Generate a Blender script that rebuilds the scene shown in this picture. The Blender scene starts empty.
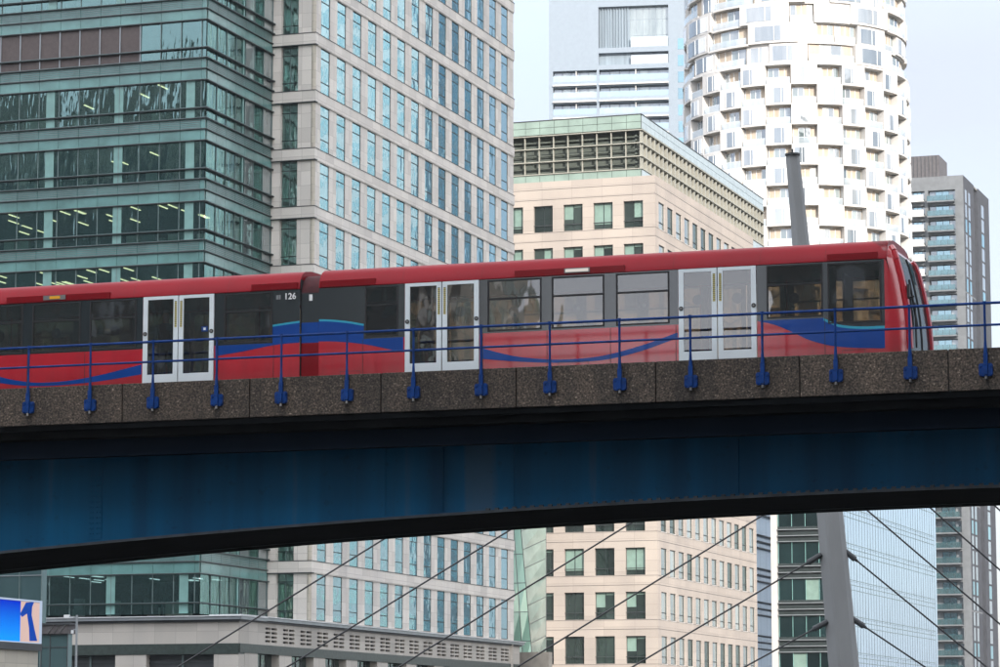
import bpy, bmesh, math, random
from mathutils import Vector, Matrix
random.seed(7)
S = bpy.context.scene
COL = S.collection
R = math.radians

# ------------------------------------------------------------------ camera model (used for plan positions)
F = 3020.0; PIT = math.atan(408.5 / F); YAW = R(18.83); CZ = 1.6
def ray(px, py):
    x = (px - 500) / F; y = (333.5 - py) / F
    f = math.cos(PIT) - y * math.sin(PIT); z = math.sin(PIT) + y * math.cos(PIT)
    return (x * math.cos(YAW) - f * math.sin(YAW), x * math.sin(YAW) + f * math.cos(YAW), z, f)
def atD(px, py, d):
    r = ray(px, py); k = d / r[3]; return Vector((r[0] * k, r[1] * k, r[2] * k + CZ))
def onY(px, py, Y):
    r = ray(px, py); k = Y / r[1]; return Vector((r[0] * k, Y, r[2] * k + CZ))
def onX(px, py, X):
    r = ray(px, py); k = X / r[0]; return Vector((X, r[1] * k, r[2] * k + CZ))
def proj(p):
    x, y, z = p[0], p[1], p[2] - CZ
    r = x * math.cos(YAW) + y * math.sin(YAW); f = -x * math.sin(YAW) + y * math.cos(YAW)
    d = f * math.cos(PIT) + z * math.sin(PIT); u = -f * math.sin(PIT) + z * math.cos(PIT)
    return 500 + F * r / d, 333.5 - F * u / d, d

# ------------------------------------------------------------------ materials
M = {}
def nt(name):
    m = bpy.data.materials.new(name); m.use_nodes = True
    t = m.node_tree; t.nodes.clear()
    out = t.nodes.new('ShaderNodeOutputMaterial')
    return m, t, out
def pos_noise(t, scale, detail=3, stretch=(1, 1, 1)):
    g = t.nodes.new('ShaderNodeNewGeometry'); mp = t.nodes.new('ShaderNodeMapping')
    mp.inputs['Scale'].default_value = stretch
    n = t.nodes.new('ShaderNodeTexNoise'); n.inputs['Scale'].default_value = scale; n.inputs['Detail'].default_value = detail
    t.links.new(g.outputs['Position'], mp.inputs['Vector']); t.links.new(mp.outputs['Vector'], n.inputs['Vector'])
    return n
def ramp(t, src, a, b, c0, c1):
    r = t.nodes.new('ShaderNodeValToRGB'); e = r.color_ramp.elements
    e[0].position = a; e[0].color = (*c0, 1); e[1].position = b; e[1].color = (*c1, 1)
    t.links.new(src, r.inputs['Fac']); return r
def solid(name, col, rough=.5, metal=0, var=.12, scale=1.5, stretch=(1, 1, 1), bump=0, bscale=20, coat=0, spec=.5, ior=1.5, civ=1.5):
    m, t, out = nt(name)
    p = t.nodes.new('ShaderNodeBsdfPrincipled')
    p.inputs['Roughness'].default_value = rough; p.inputs['Metallic'].default_value = metal
    p.inputs['Coat Weight'].default_value = coat; p.inputs['Coat Roughness'].default_value = .16
    p.inputs['IOR'].default_value = ior; p.inputs['Specular IOR Level'].default_value = spec; p.inputs['Coat IOR'].default_value = civ
    n = pos_noise(t, scale, 4, stretch)
    r = ramp(t, n.outputs['Fac'], .3, .7, tuple(c * (1 - var) for c in col), tuple(min(1, c * (1 + var)) for c in col))
    t.links.new(r.outputs['Color'], p.inputs['Base Color'])
    if bump:
        n2 = pos_noise(t, bscale, 3); b = t.nodes.new('ShaderNodeBump'); b.inputs['Strength'].default_value = bump
        b.inputs['Distance'].default_value = .02
        t.links.new(n2.outputs['Fac'], b.inputs['Height']); t.links.new(b.outputs['Normal'], p.inputs['Normal'])
    t.links.new(p.outputs['BSDF'], out.inputs['Surface'])
    M[name] = m; return m
def stone(name, col, joint=(1.5, 1.4), var=.10, rough=.8, jd=.75):
    """stone cladding: slabs of slightly different tone with fine joints"""
    m, t, out = nt(name)
    p = t.nodes.new('ShaderNodeBsdfPrincipled'); p.inputs['Roughness'].default_value = rough
    g = t.nodes.new('ShaderNodeNewGeometry')
    sx = t.nodes.new('ShaderNodeSeparateXYZ'); t.links.new(g.outputs['Position'], sx.inputs[0])
    ad = t.nodes.new('ShaderNodeMath'); ad.operation = 'ADD'
    t.links.new(sx.outputs['X'], ad.inputs[0]); t.links.new(sx.outputs['Y'], ad.inputs[1])
    cx = t.nodes.new('ShaderNodeCombineXYZ'); t.links.new(ad.outputs[0], cx.inputs[0]); t.links.new(sx.outputs['Z'], cx.inputs[1])
    b = t.nodes.new('ShaderNodeTexBrick'); b.offset = 0
    b.inputs['Scale'].default_value = 1; b.inputs['Brick Width'].default_value = joint[0]; b.inputs['Row Height'].default_value = joint[1]
    b.inputs['Mortar Size'].default_value = .018; b.inputs['Bias'].default_value = 0
    b.inputs['Color1'].default_value = (*[c * (1 - var) for c in col], 1); b.inputs['Color2'].default_value = (*[c * (1 + var) for c in col], 1)
    b.inputs['Mortar'].default_value = (*[c * jd for c in col], 1)
    t.links.new(cx.outputs[0], b.inputs['Vector'])
    n = pos_noise(t, .35, 5, (1, 1, .35)); r = ramp(t, n.outputs['Fac'], .25, .75, (.86, .86, .87), (1.06, 1.05, 1.03))
    mx = t.nodes.new('ShaderNodeMixRGB'); mx.blend_type = 'MULTIPLY'; mx.inputs[0].default_value = 1
    t.links.new(b.outputs['Color'], mx.inputs[1]); t.links.new(r.outputs['Color'], mx.inputs[2])
    t.links.new(mx.outputs[0], p.inputs['Base Color']); t.links.new(p.outputs['BSDF'], out.inputs['Surface'])
    M[name] = m; return m
def glass(name, dark, dark2, refl=.15, bst=(1, 1, .6), tint=(.8, .95, 1), wob=.02, wscale=.6, clear=0, clear_tint=(.5, .65, .62), rough=.015, ior=1.5, stretch=(1, 1, .25), dscale=.5):
    """window glass: dark room or tinted clear view below, wavy mirror above"""
    m, t, out = nt(name)
    d = t.nodes.new('ShaderNodeBsdfDiffuse')
    oi = t.nodes.new('ShaderNodeObjectInfo'); g = t.nodes.new('ShaderNodeNewGeometry')
    n = pos_noise(t, dscale, 3, stretch)
    ad = t.nodes.new('ShaderNodeMath'); ad.operation = 'MULTIPLY_ADD'; ad.inputs[1].default_value = .5; ad.inputs[2].default_value = -.25
    t.links.new(oi.outputs['Random'], ad.inputs[0])
    a2 = t.nodes.new('ShaderNodeMath'); a2.operation = 'ADD'; t.links.new(ad.outputs[0], a2.inputs[0]); t.links.new(n.outputs['Fac'], a2.inputs[1])
    r = ramp(t, a2.outputs[0], .3, .75, dark, dark2)
    t.links.new(r.outputs['Color'], d.inputs['Color'])
    base = d.outputs[0]
    if clear:
        tr = t.nodes.new('ShaderNodeBsdfTransparent'); tr.inputs['Color'].default_value = (*clear_tint, 1)
        mc = t.nodes.new('ShaderNodeMixShader'); mc.inputs[0].default_value = clear
        t.links.new(d.outputs[0], mc.inputs[1]); t.links.new(tr.outputs[0], mc.inputs[2]); base = mc.outputs[0]
    gl = t.nodes.new('ShaderNodeBsdfGlossy'); gl.inputs['Color'].default_value = (*tint, 1); gl.inputs['Roughness'].default_value = rough
    nb = pos_noise(t, wscale, 2, bst); b = t.nodes.new('ShaderNodeBump'); b.inputs['Strength'].default_value = 1; b.inputs['Distance'].default_value = wob
    t.links.new(nb.outputs['Fac'], b.inputs['Height']); t.links.new(b.outputs['Normal'], gl.inputs['Normal'])
    fr = t.nodes.new('ShaderNodeFresnel'); fr.inputs['IOR'].default_value = ior
    fa = t.nodes.new('ShaderNodeMath'); fa.operation = 'ADD'; fa.inputs[1].default_value = refl; fa.use_clamp = True
    t.links.new(fr.outputs[0], fa.inputs[0])
    mx = t.nodes.new('ShaderNodeMixShader'); t.links.new(fa.outputs[0], mx.inputs[0]); t.links.new(base, mx.inputs[1]); t.links.new(gl.outputs[0], mx.inputs[2])
    t.links.new(mx.outputs[0], out.inputs['Surface']); M[name] = m; return m
def emit(name, col, st):
    m, t, out = nt(name); e = t.nodes.new('ShaderNodeEmission'); e.inputs[0].default_value = (*col, 1); e.inputs[1].default_value = st
    t.links.new(e.outputs[0], out.inputs['Surface']); M[name] = m; return m

solid('red', (.46, .002, .014), .35, var=.10, coat=1, scale=1.4, stretch=(2, 2, .25), spec=.2, civ=1.95)
solid('roof_red', (.27, .001, .010), .5, var=.10, coat=.12, scale=.8, spec=.15)
solid('dark_red', (.20, .001, .006), .4, var=.06, coat=.15, spec=.2)
solid('blue', (.001, .050, .27), .35, var=.08, coat=.6, spec=.15, civ=1.55)
solid('sticker_blue', (.03, .07, .20), .6)
solid('sticker_pale', (.12, .18, .32), .6)
solid('turquoise', (.02, .34, .48), .3, var=.05, coat=.5)
solid('band', (.010, .016, .019), .25, var=.15, coat=1, spec=.2, civ=1.95)
solid('rubber', (.012, .012, .014), .6)
solid('door_white', (.72, .79, .83), .3, var=.04, coat=.4)
solid('white_ink', (.8, .8, .8), .5, var=.02)
solid('yellow_ink', (.50, .44, .16), .5, var=.05)
solid('interior_pale', (.46, .45, .42), .7)
solid('interior_grey', (.2, .21, .22), .7)
solid('seat_blue', (.02, .04, .16), .8)
solid('grab_red', (.5, .05, .03), .4)
solid('bellows', (.06, .008, .012), .8, var=.3, scale=6)
solid('steel', (.22, .22, .22), .4, metal=.6)
solid('rail_blue', (.001, .036, .18), .5, spec=.2, var=.25, scale=5)
solid('concrete', (.22, .21, .19), .85, var=.15, bump=.2)
solid('flange_edge', (.035, .045, .055), .7, var=.4, scale=3)
solid('beam_shaded', (.004, .009, .019), .9, spec=.03)  # blue beam steel with the shade under the deck put into its colour
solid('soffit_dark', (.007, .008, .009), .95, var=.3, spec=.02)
solid('mast', (.25, .26, .265), .5, var=.08, scale=1.2, stretch=(1, 1, .3))
solid('cable', (.03, .032, .035), .5)
solid('dark_metal', (.045, .05, .055), .5, var=.15)
solid('fin', (.15, .21, .21), .4, metal=.3, var=.15)
solid('fin_dark', (.025, .035, .036), .5, var=.15)
solid('teal_panel', (.115, .255, .245), .25, var=.26, scale=.5, coat=.4, ior=1.6)
solid('teal_column', (.17, .33, .31), .4, var=.12, coat=.4)
solid('room_dark', (.03, .04, .04), .9, var=.4)
solid('room_ceiling', (.16, .17, .16), .9)
solid('louvre_brown', (.085, .066, .063), .6, var=.12, scale=4)
solid('green_stone', (.035, .05, .045), .35, var=.3, scale=4)
solid('lead_grey', (.30, .33, .35), .35, metal=.4, var=.1)
solid('pale_green_glass', (.25, .33, .29), .25, var=.15, scale=.6, coat=.6, ior=1.6)
solid('side_glass', (.34, .41, .43), .3, var=.1, coat=.4)
solid('attic_bar', (.33, .325, .28), .5, var=.12)
solid('attic_back', (.085, .10, .085), .7, var=.25, scale=3, stretch=(.3, .3, 4))
solid('white_paint', (.56, .545, .52), .55, var=.03)
solid('white_soffit', (.55, .51, .46), .7, var=.05)
solid('curtain', (.46, .39, .31), .85, var=.18, scale=1.2, stretch=(1, 1, .1))
solid('frosted', (.72, .74, .75), .2, var=.06, coat=.6)
solid('pale_clad', (.225, .27, .315), .5, var=.04)
solid('grey_corr', (.20, .25, .29), .6, var=.25, scale=1.6, stretch=(1, 1, .02))
solid('brick_grey', (.150, .160, .168), .85, var=.12, scale=.8)
solid('brick_brown', (.048, .052, .062), .85, var=.15, scale=.8)
solid('brown_metal', (.085, .078, .08), .6, var=.15)
solid('white_metal', (.75, .78, .8), .35, var=.04)
solid('ground', (.05, .05, .048), .9, var=.2, scale=.2)
solid('quay_stone', (.26, .25, .23), .85, var=.15)
solid('blind_green', (.20, .30, .26), .35, var=.12, coat=.5)
solid('coat_navy', (.02, .045, .11), .85, var=.2, scale=8)
solid('skin', (.42, .26, .19), .6)
solid('hair', (.025, .018, .014), .7)
solid('coat_black', (.02, .02, .022), .85)
solid('beige_print', (.50, .38, .33), .4, var=.04)
solid('far_tower', (.12, .13, .13), .6, var=.3, scale=.1)
stone('stone_grey', (.68, .655, .615), (1.56, 1.06))
stone('stone_pink', (.41, .362, .322), (2.93, 1.0), var=.06)
stone('stone_podium', (.46, .44, .405), (1.56, 1.5))
stone('stone_cream', (.52, .49, .42), (1.2, .6))
glass('glass_teal', (.006, .016, .017), (.02, .06, .06), refl=.20, tint=(.58, .93, .90), bst=(3.2, 3.2, .45), wob=.035, wscale=.9, clear=.75, clear_tint=(.42, .62, .58), stretch=(1.5, 1.5, .2))
glass('glass_blue', (.008, .035, .045), (.05, .15, .18), refl=.36, tint=(.64, .90, 1), wob=.016, wscale=.7, ior=1.5)
glass('glass_dark', (.010, .016, .015), (.035, .05, .045), refl=.06, tint=(.8, .95, .95), wob=.02)
glass('glass_shaded', (.003, .009, .010), (.012, .030, .032), refl=.05, tint=(.7, .92, .95), wob=.02)  # front panes of the blue glass office, darkened in colour for shade
glass('glass_pale', (.10, .13, .13), (.30, .34, .33), refl=.2, tint=(.9, .97, 1), wob=.02)
glass('glass_sky', (.20, .29, .38), (.25, .36, .46), refl=.42, tint=(.74, .87, 1), wob=.008, wscale=.35)
glass('glass_tower', (.13, .155, .175), (.29, .31, .32), refl=.18, tint=(.85, .93, 1), wob=.02)
glass('glass_stripe', (.52, .66, .80), (.60, .74, .86), refl=.2, tint=(.8, .9, 1), wob=.008)
glass('glass_green', (.10, .20, .16), (.18, .30, .25), refl=.06, tint=(.8, 1, .9), wob=.006)
glass('glass_train', (.03, .034, .036), (.06, .065, .068), refl=.05, tint=(.95, .97, 1), wob=.006, wscale=1.2, clear=.82, clear_tint=(.70, .64, .55), ior=1.75)
glass('glass_screen', (.02, .026, .03), (.05, .06, .065), refl=.0, tint=(.42, .47, .5), wob=.004, clear=.08, clear_tint=(.6, .6, .58))
glass('balustrade_blue', (.36, .46, .54), (.46, .56, .63), refl=.12, tint=(.8, .92, 1), wob=.005, clear=.35, clear_tint=(.75, .88, .95))
glass('balustrade', (.45, .5, .53), (.62, .66, .68), refl=.15, tint=(.9, .97, 1), wob=.005, clear=.45, clear_tint=(.85, .92, .95))
glass('teal_rail_glass', (.06, .11, .12), (.09, .15, .16), refl=.1, tint=(.7, .9, .95), wob=.005, clear=.5, clear_tint=(.6, .8, .82))
glass('kiosk_glass', (.045, .085, .09), (.07, .12, .125), refl=.08, tint=(.7, .9, .95), wob=.01)
emit('lamp_warm', (1, .84, .5), 1.1)
emit('lamp_white', (.85, .95, 1), .7)
emit('marker_white', (1, .92, .86), .28)
emit('marker_amber', (1, .5, .06), .22)
def screen_mat():
    m, t, out = nt('screen_blue'); e = t.nodes.new('ShaderNodeEmission'); e.inputs[1].default_value = .75
    g = t.nodes.new('ShaderNodeTexCoord'); s = t.nodes.new('ShaderNodeSeparateXYZ'); t.links.new(g.outputs['Generated'], s.inputs[0])
    r = ramp(t, s.outputs['Z'], 0, 1, (.006, .20, .66), (.003, .018, .36)); t.links.new(r.outputs['Color'], e.inputs[0])
    t.links.new(e.outputs[0], out.inputs['Surface']); M['screen_blue'] = m
screen_mat()
emit('screen_navy', (.006, .04, .25), .7); emit('screen_beige', (.42, .30, .27), .7); emit('screen_frame', (.55, .66, .85), .35)

def dust(name):
    t = M[name].node_tree; p = [n for n in t.nodes if n.type == 'BSDF_PRINCIPLED'][0]; src = p.inputs['Base Color'].links[0].from_socket
    g = t.nodes.new('ShaderNodeNewGeometry'); sx = t.nodes.new('ShaderNodeSeparateXYZ'); t.links.new(g.outputs['Position'], sx.inputs[0])
    n = pos_noise(t, 3.5, 5, (1.5, 1.5, .25)); a = t.nodes.new('ShaderNodeMath'); a.operation = 'MULTIPLY_ADD'; a.inputs[1].default_value = .9; t.links.new(n.outputs['Fac'], a.inputs[0]); t.links.new(sx.outputs['Z'], a.inputs[2])
    mr = t.nodes.new('ShaderNodeMapRange'); mr.inputs[1].default_value = 10.15; mr.inputs[2].default_value = 10.75; mr.inputs[3].default_value = .32; mr.inputs[4].default_value = 0; t.links.new(a.outputs[0], mr.inputs[0])
    mx = t.nodes.new('ShaderNodeMixRGB'); mx.inputs[2].default_value = (.07, .018, .016, 1); t.links.new(mr.outputs[0], mx.inputs[0]); t.links.new(src, mx.inputs[1]); t.links.new(mx.outputs[0], p.inputs['Base Color'])
dust('red')

# parapet: dark exposed-aggregate concrete
def aggregate():
    m, t, out = nt('aggregate'); p = t.nodes.new('ShaderNodeBsdfPrincipled'); p.inputs['Roughness'].default_value = .85
    n = pos_noise(t, 24, 2); r = ramp(t, n.outputs['Fac'], .34, .66, (.020, .017, .014), (.125, .10, .082))
    e = r.color_ramp.elements.new(.73); e.color = (.34, .29, .24, 1)
    n2 = pos_noise(t, 1.3, 5, (1.4, 1.4, .3)); r2 = ramp(t, n2.outputs['Fac'], .32, .7, (.62, .62, .62), (1.25, 1.18, 1.1))
    mx = t.nodes.new('ShaderNodeMixRGB'); mx.blend_type = 'MULTIPLY'; mx.inputs[0].default_value = 1
    t.links.new(r.outputs['Color'], mx.inputs[1]); t.links.new(r2.outputs['Color'], mx.inputs[2])
    g = t.nodes.new('ShaderNodeNewGeometry'); sx = t.nodes.new('ShaderNodeSeparateXYZ'); t.links.new(g.outputs['Position'], sx.inputs[0])
    def mth(op, a, b=None, c=None):
        n_ = t.nodes.new('ShaderNodeMath'); n_.operation = op
        for i_, v_ in enumerate((a, b, c)):
            if v_ is None: continue
            if isinstance(v_, (int, float)): n_.inputs[i_].default_value = v_
            else: t.links.new(v_, n_.inputs[i_])
        return n_.outputs[0]
    pan = mth('FLOOR', mth('MULTIPLY', mth('ADD', sx.outputs['X'], 20.85), 1 / 3.17))
    wn = t.nodes.new('ShaderNodeTexWhiteNoise'); wn.noise_dimensions = '1D'; t.links.new(pan, wn.inputs['W'])
    tone = mth('MULTIPLY_ADD', wn.outputs['Value'], .34, .80)
    u = mth('ABSOLUTE', mth('SUBTRACT', mth('FRACT', mth('MULTIPLY', mth('ADD', sx.outputs['X'], 32.74 + 1.5857 * 30.5), 1 / 1.5857)), .5))
    ns = pos_noise(t, 6, 4, (1.5, 1.5, .12)); un = mth('ADD', u, mth('MULTIPLY_ADD', ns.outputs['Fac'], .16, -.08))
    st = t.nodes.new('ShaderNodeMapRange'); st.inputs[1].default_value = .015; st.inputs[2].default_value = .06; st.inputs[3].default_value = .5; st.inputs[4].default_value = 0; t.links.new(un, st.inputs[0])
    zz = t.nodes.new('ShaderNodeMapRange'); zz.inputs[1].default_value = 9.2; zz.inputs[2].default_value = 9.14; t.links.new(sx.outputs['Z'], zz.inputs[0])
    stain = mth('SUBTRACT', 1, mth('MULTIPLY', st.outputs[0], zz.outputs[0]))
    vs = t.nodes.new('ShaderNodeVectorMath'); vs.operation = 'SCALE'; t.links.new(mx.outputs[0], vs.inputs[0]); t.links.new(mth('MULTIPLY', tone, stain), vs.inputs['Scale'])
    t.links.new(vs.outputs[0], p.inputs['Base Color'])
    b = t.nodes.new('ShaderNodeBump'); b.inputs['Strength'].default_value = .6; b.inputs['Distance'].default_value = .02
    t.links.new(n.outputs['Fac'], b.inputs['Height']); t.links.new(b.outputs['Normal'], p.inputs['Normal'])
    t.links.new(p.outputs[0], out.inputs['Surface']); M['aggregate'] = m
aggregate()
# girder: blue paint with rain streaks
def girder_mat():
    m, t, out = nt('girder_blue'); p = t.nodes.new('ShaderNodeBsdfPrincipled'); p.inputs['Roughness'].default_value = .5; p.inputs['Specular IOR Level'].default_value = .12
    n = pos_noise(t, .8, 7, (1.6, 1.6, .10)); r = ramp(t, n.outputs['Fac'], .32, .66, (.0006, .052, .125), (.001, .094, .215))
    e = r.color_ramp.elements.new(.74); e.color = (.035, .10, .18, 1)
    n2 = pos_noise(t, 5, 5); r2 = ramp(t, n2.outputs['Fac'], .30, .36, (.55, .55, .55), (1, 1, 1))
    mx = t.nodes.new('ShaderNodeMixRGB'); mx.blend_type = 'MULTIPLY'; mx.inputs[0].default_value = .5
    t.links.new(r.outputs['Color'], mx.inputs[1]); t.links.new(r2.outputs['Color'], mx.inputs[2])
    t.links.new(mx.outputs[0], p.inputs['Base Color'])
    t.links.new(p.outputs[0], out.inputs['Surface']); M['girder_blue'] = m
girder_mat()

# ------------------------------------------------------------------ mesh builder
def tag(o, label=None, cat=None, group=None, kind=None):
    if label: o['label'] = label
    if cat: o['category'] = cat
    if group: o['group'] = group
    if kind: o['kind'] = kind
    return o
def empty(name, loc, label, cat, group=None, rz=0):
    o = bpy.data.objects.new(name, None); COL.objects.link(o); o.location = loc; o.rotation_euler = (0, 0, rz)
    o.empty_display_size = .5
    return tag(o, label, cat, group)
class MB:
    def __init__(s): s.v = []; s.f = []; s.m = []; s.mats = []
    def mi(s, m):
        if m not in s.mats: s.mats.append(m)
        return s.mats.index(m)
    def poly(s, pts, m):
        i = len(s.v); s.v += [tuple(p) for p in pts]; s.f.append(list(range(i, i + len(pts)))); s.m.append(s.mi(m))
    def box(s, x0, x1, y0, y1, z0, z1, m, skip=''):
        x0, x1 = min(x0, x1), max(x0, x1); y0, y1 = min(y0, y1), max(y0, y1); z0, z1 = min(z0, z1), max(z0, z1)
        i = len(s.v)
        s.v += [(x0, y0, z0), (x1, y0, z0), (x1, y1, z0), (x0, y1, z0), (x0, y0, z1), (x1, y0, z1), (x1, y1, z1), (x0, y1, z1)]
        for k, q in {'b': (3, 2, 1, 0), 't': (4, 5, 6, 7), 'f': (0, 1, 5, 4), 'r': (1, 2, 6, 5), 'k': (2, 3, 7, 6), 'l': (3, 0, 4, 7)}.items():
            if k in skip: continue
            s.f.append([i + j for j in q]); s.m.append(s.mi(m))
    def prism(s, poly, d, m):
        """poly: 3-D outline, d: extrusion vector"""
        n = len(poly); i = len(s.v); d = Vector(d)
        s.v += [tuple(p) for p in poly] + [tuple(Vector(p) + d) for p in poly]; k = s.mi(m)
        s.f.append(list(range(i, i + n))); s.m.append(k); s.f.append([i + n + j for j in reversed(range(n))]); s.m.append(k)
        for j in range(n):
            s.f.append([i + (j + 1) % n, i + j, i + n + j, i + n + (j + 1) % n]); s.m.append(k)
    def tube(s, p, q, r, m, n=8, r2=None):
        p = Vector(p); q = Vector(q); a = (q - p).normalized(); r2 = r if r2 is None else r2
        u = a.orthogonal().normalized(); w = a.cross(u); i = len(s.v); k = s.mi(m)
        for c, rr in ((p, r), (q, r2)):
            for j in range(n):
                t = 2 * math.pi * j / n; s.v.append(tuple(c + rr * (math.cos(t) * u + math.sin(t) * w)))
        for j in range(n): s.f.append([i + j, i + (j + 1) % n, i + n + (j + 1) % n, i + n + j]); s.m.append(k)
        s.f.append([i + j for j in reversed(range(n))]); s.m.append(k); s.f.append([i + n + j for j in range(n)]); s.m.append(k)
    def wall(s, pl, c, u0, u1, z0, z1, holes, depth, mat, rev=None, us=(), zs=()):
        """pl 'y': sheet facing -y at y=c (u = x); pl 'x': sheet facing +x at x=c (u = y). holes get reveals going inwards"""
        mf = mat if callable(mat) else (lambda u, z: mat)
        cl = lambda a, lo, hi: sorted({round(v, 4) for v in a if lo - 1e-6 <= v <= hi + 1e-6})
        U = cl([u0, u1] + [h[0] for h in holes] + [h[1] for h in holes] + list(us), u0, u1)
        Zs = cl([z0, z1] + [h[2] for h in holes] + [h[3] for h in holes] + list(zs), z0, z1)
        P = (lambda u, w, z: (u, c + w, z)) if pl == 'y' else (lambda u, w, z: (c - w, u, z))
        for a, b in zip(U, U[1:]):
            run = None
            for e, g in zip(Zs, Zs[1:]):
                uc = (a + b) / 2; zc = (e + g) / 2
                if any(h[0] < uc < h[1] and h[2] < zc < h[3] for h in holes): continue
                s.poly([P(a, 0, e), P(b, 0, e), P(b, 0, g), P(a, 0, g)], mf(uc, zc))
        for h in holes:
            a, b, e, g = h[:4]; rm = rev or mf((a + b) / 2, e - .01)
            s.poly([P(a, 0, e), P(a, depth, e), P(b, depth, e), P(b, 0, e)], rm)
            s.poly([P(a, 0, g), P(b, 0, g), P(b, depth, g), P(a, depth, g)], rm)
            s.poly([P(a, 0, e), P(a, 0, g), P(a, depth, g), P(a, depth, e)], rm)
            s.poly([P(b, 0, e), P(b, depth, e), P(b, depth, g), P(b, 0, g)], rm)
    def add(s, o, mat4=None):
        i = len(s.v); mp = [s.mi(m) for m in o.mats]
        s.v += [tuple(mat4 @ Vector(p)) if mat4 else p for p in o.v]
        s.f += [[i + j for j in f] for f in o.f]; s.m += [mp[k] for k in o.m]
    def mesh(s, name, off=(0, 0, 0), smooth=False):
        me = bpy.data.meshes.new(name); o = Vector(off)
        me.from_pydata([tuple(Vector(p) - o) for p in s.v], [], s.f)
        for m in s.mats: me.materials.append(M[m])
        me.polygons.foreach_set('material_index', s.m)
        if smooth: me.polygons.foreach_set('use_smooth', [True] * len(s.f))
        me.update(); return me
    def build(s, name, parent=None, local=False, smooth=False, bevel=0, loc=None):
        off = (0, 0, 0)
        if loc is not None: off = loc
        elif parent is not None and not local:
            off = Vector(parent.location); q = parent.parent
            while q: off = off + Vector(q.location); q = q.parent
        me = s.mesh(name, off, smooth); o = bpy.data.objects.new(name, me); COL.objects.link(o)
        if parent is not None: o.parent = parent
        if loc is not None: o.location = loc
        if bevel:
            b = o.modifiers.new('bevel', 'BEVEL'); b.width = bevel; b.segments = 2; b.limit_method = 'ANGLE'
        return o
def place(parent, name, protos, items, limit=100, vis=None):
    """items: (matrix in parent's space, prototype index). The most visible become single parts, the rest one stuff part."""
    meshes = [p.mesh(name) for p in protos]; subs = [[(n_, q.mesh(n_)) for n_, q in getattr(p, 'sub', [])] for p in protos]
    pm = Matrix.Translation(parent.location) @ Matrix.Rotation(parent.rotation_euler.z, 4, 'Z')
    def score(it):
        w = pm @ it[0]; c = w @ Vector(vis or (0, 0, 0)); x, y, d = proj(c)
        ok = -10 < x < 1010 and -25 < y < 692 and not (280 - .05 * x + 15 < y < 565 - .075 * x - 12)
        return (0 if ok else 1, d)
    items = sorted(items, key=score); out = []
    for mt, k in items[:limit]:
        o = bpy.data.objects.new(name, meshes[k]); COL.objects.link(o); o.parent = parent; o.matrix_local = mt; out.append(o)
        for n_, q in subs[k]: c_ = bpy.data.objects.new(n_, q); COL.objects.link(c_); c_.parent = o
    rest = items[limit:]
    if rest:
        mb = MB()
        for mt, k in rest:
            mb.add(protos[k], mt)
            for n_, q in getattr(protos[k], 'sub', []): mb.add(q, mt)
        o = mb.build(name, parent, local=True); o['kind'] = 'stuff'
    return out
T = lambda x, y, z: Matrix.Translation((x, y, z))
RZ = lambda a: Matrix.Rotation(a, 4, 'Z')
def interp(pts, x):
    if x <= pts[0][0]: return pts[0][1]
    for i in range(len(pts) - 1):
        (x0, y0), (x1, y1) = pts[i], pts[i + 1]
        if x <= x1:
            m0 = (y1 - pts[i - 1][1]) / (x1 - pts[i - 1][0]) if i > 0 else (y1 - y0) / (x1 - x0)
            m1 = (pts[i + 2][1] - y0) / (pts[i + 2][0] - x0) if i + 2 < len(pts) else (y1 - y0) / (x1 - x0)
            h = x1 - x0; t = (x - x0) / h
            return (2 * t**3 - 3 * t**2 + 1) * y0 + (t**3 - 2 * t**2 + t) * h * m0 + (-2 * t**3 + 3 * t**2) * y1 + (t**3 - t**2) * h * m1
    return pts[-1][1]

# ------------------------------------------------------------------ ground
g = MB(); g.poly([(-3000, -1500, 0), (3000, -1500, 0), (3000, 4000, 0), (-3000, 4000, 0)], 'ground'); tag(g.build('ground'), kind='structure')

# ================================================================== RAILWAY BRIDGE
PY = 62.24
br = empty('railway_bridge', (-22, 66, 0), 'dark blue steel railway bridge with brown concrete edge panels carrying the red train', 'bridge')
X0, X1 = -62, 14
xs = []; x = -20.85
while x > X0: x -= 3.17
while x < X1:
    if x > X0 + .5: xs.append(x)
    x += 3.17
for a, b in zip(xs, xs[1:]):
    mb = MB(); mb.box(a + .012, b - .012, PY, PY + .22, 8.85, 9.73, 'aggregate'); mb.build('parapet_panel', br, bevel=.012)
mb = MB()
for a, b in zip(xs, xs[1:]): mb.box(a + .012, b - .012, 71.2, 71.42, 8.85, 9.73, 'aggregate')
mb.build('parapet_panel', br)
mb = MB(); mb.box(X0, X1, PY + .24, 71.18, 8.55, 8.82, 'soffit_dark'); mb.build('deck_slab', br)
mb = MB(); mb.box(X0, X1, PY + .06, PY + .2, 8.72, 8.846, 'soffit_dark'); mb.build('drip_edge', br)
mb = MB(); mb.box(X0, X1, PY + .70, PY + .82, 8.20, 8.546, 'beam_shaded'); mb.box(X0, X1, PY + .60, PY + .92, 8.14, 8.198, 'beam_shaded'); mb.build('edge_beam', br)
mb = MB()
for yy in (63.86, 65.30, 67.9, 69.3):
    mb.box(X0, X1, yy - .035, yy + .035, 8.84, 8.99, 'steel')
mb.build('running_rail', br)
zb = lambda x: (6.87 - .00131 * (x + 8) ** 2 - 1.6) * 64.2 / 62.24 + 1.6
N = 76; gx = [X0 + (X1 - X0) * i / N for i in range(N + 1)]
YW, YK = 64.3, 68.7
mb = MB()
for a, b in zip(gx, gx[1:]):
    mb.poly([(a, YW, zb(a)), (b, YW, zb(b)), (b, YW, 8.546), (a, YW, 8.546)], 'girder_blue')
mb.build('girder_web', br); mb = MB()
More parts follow.
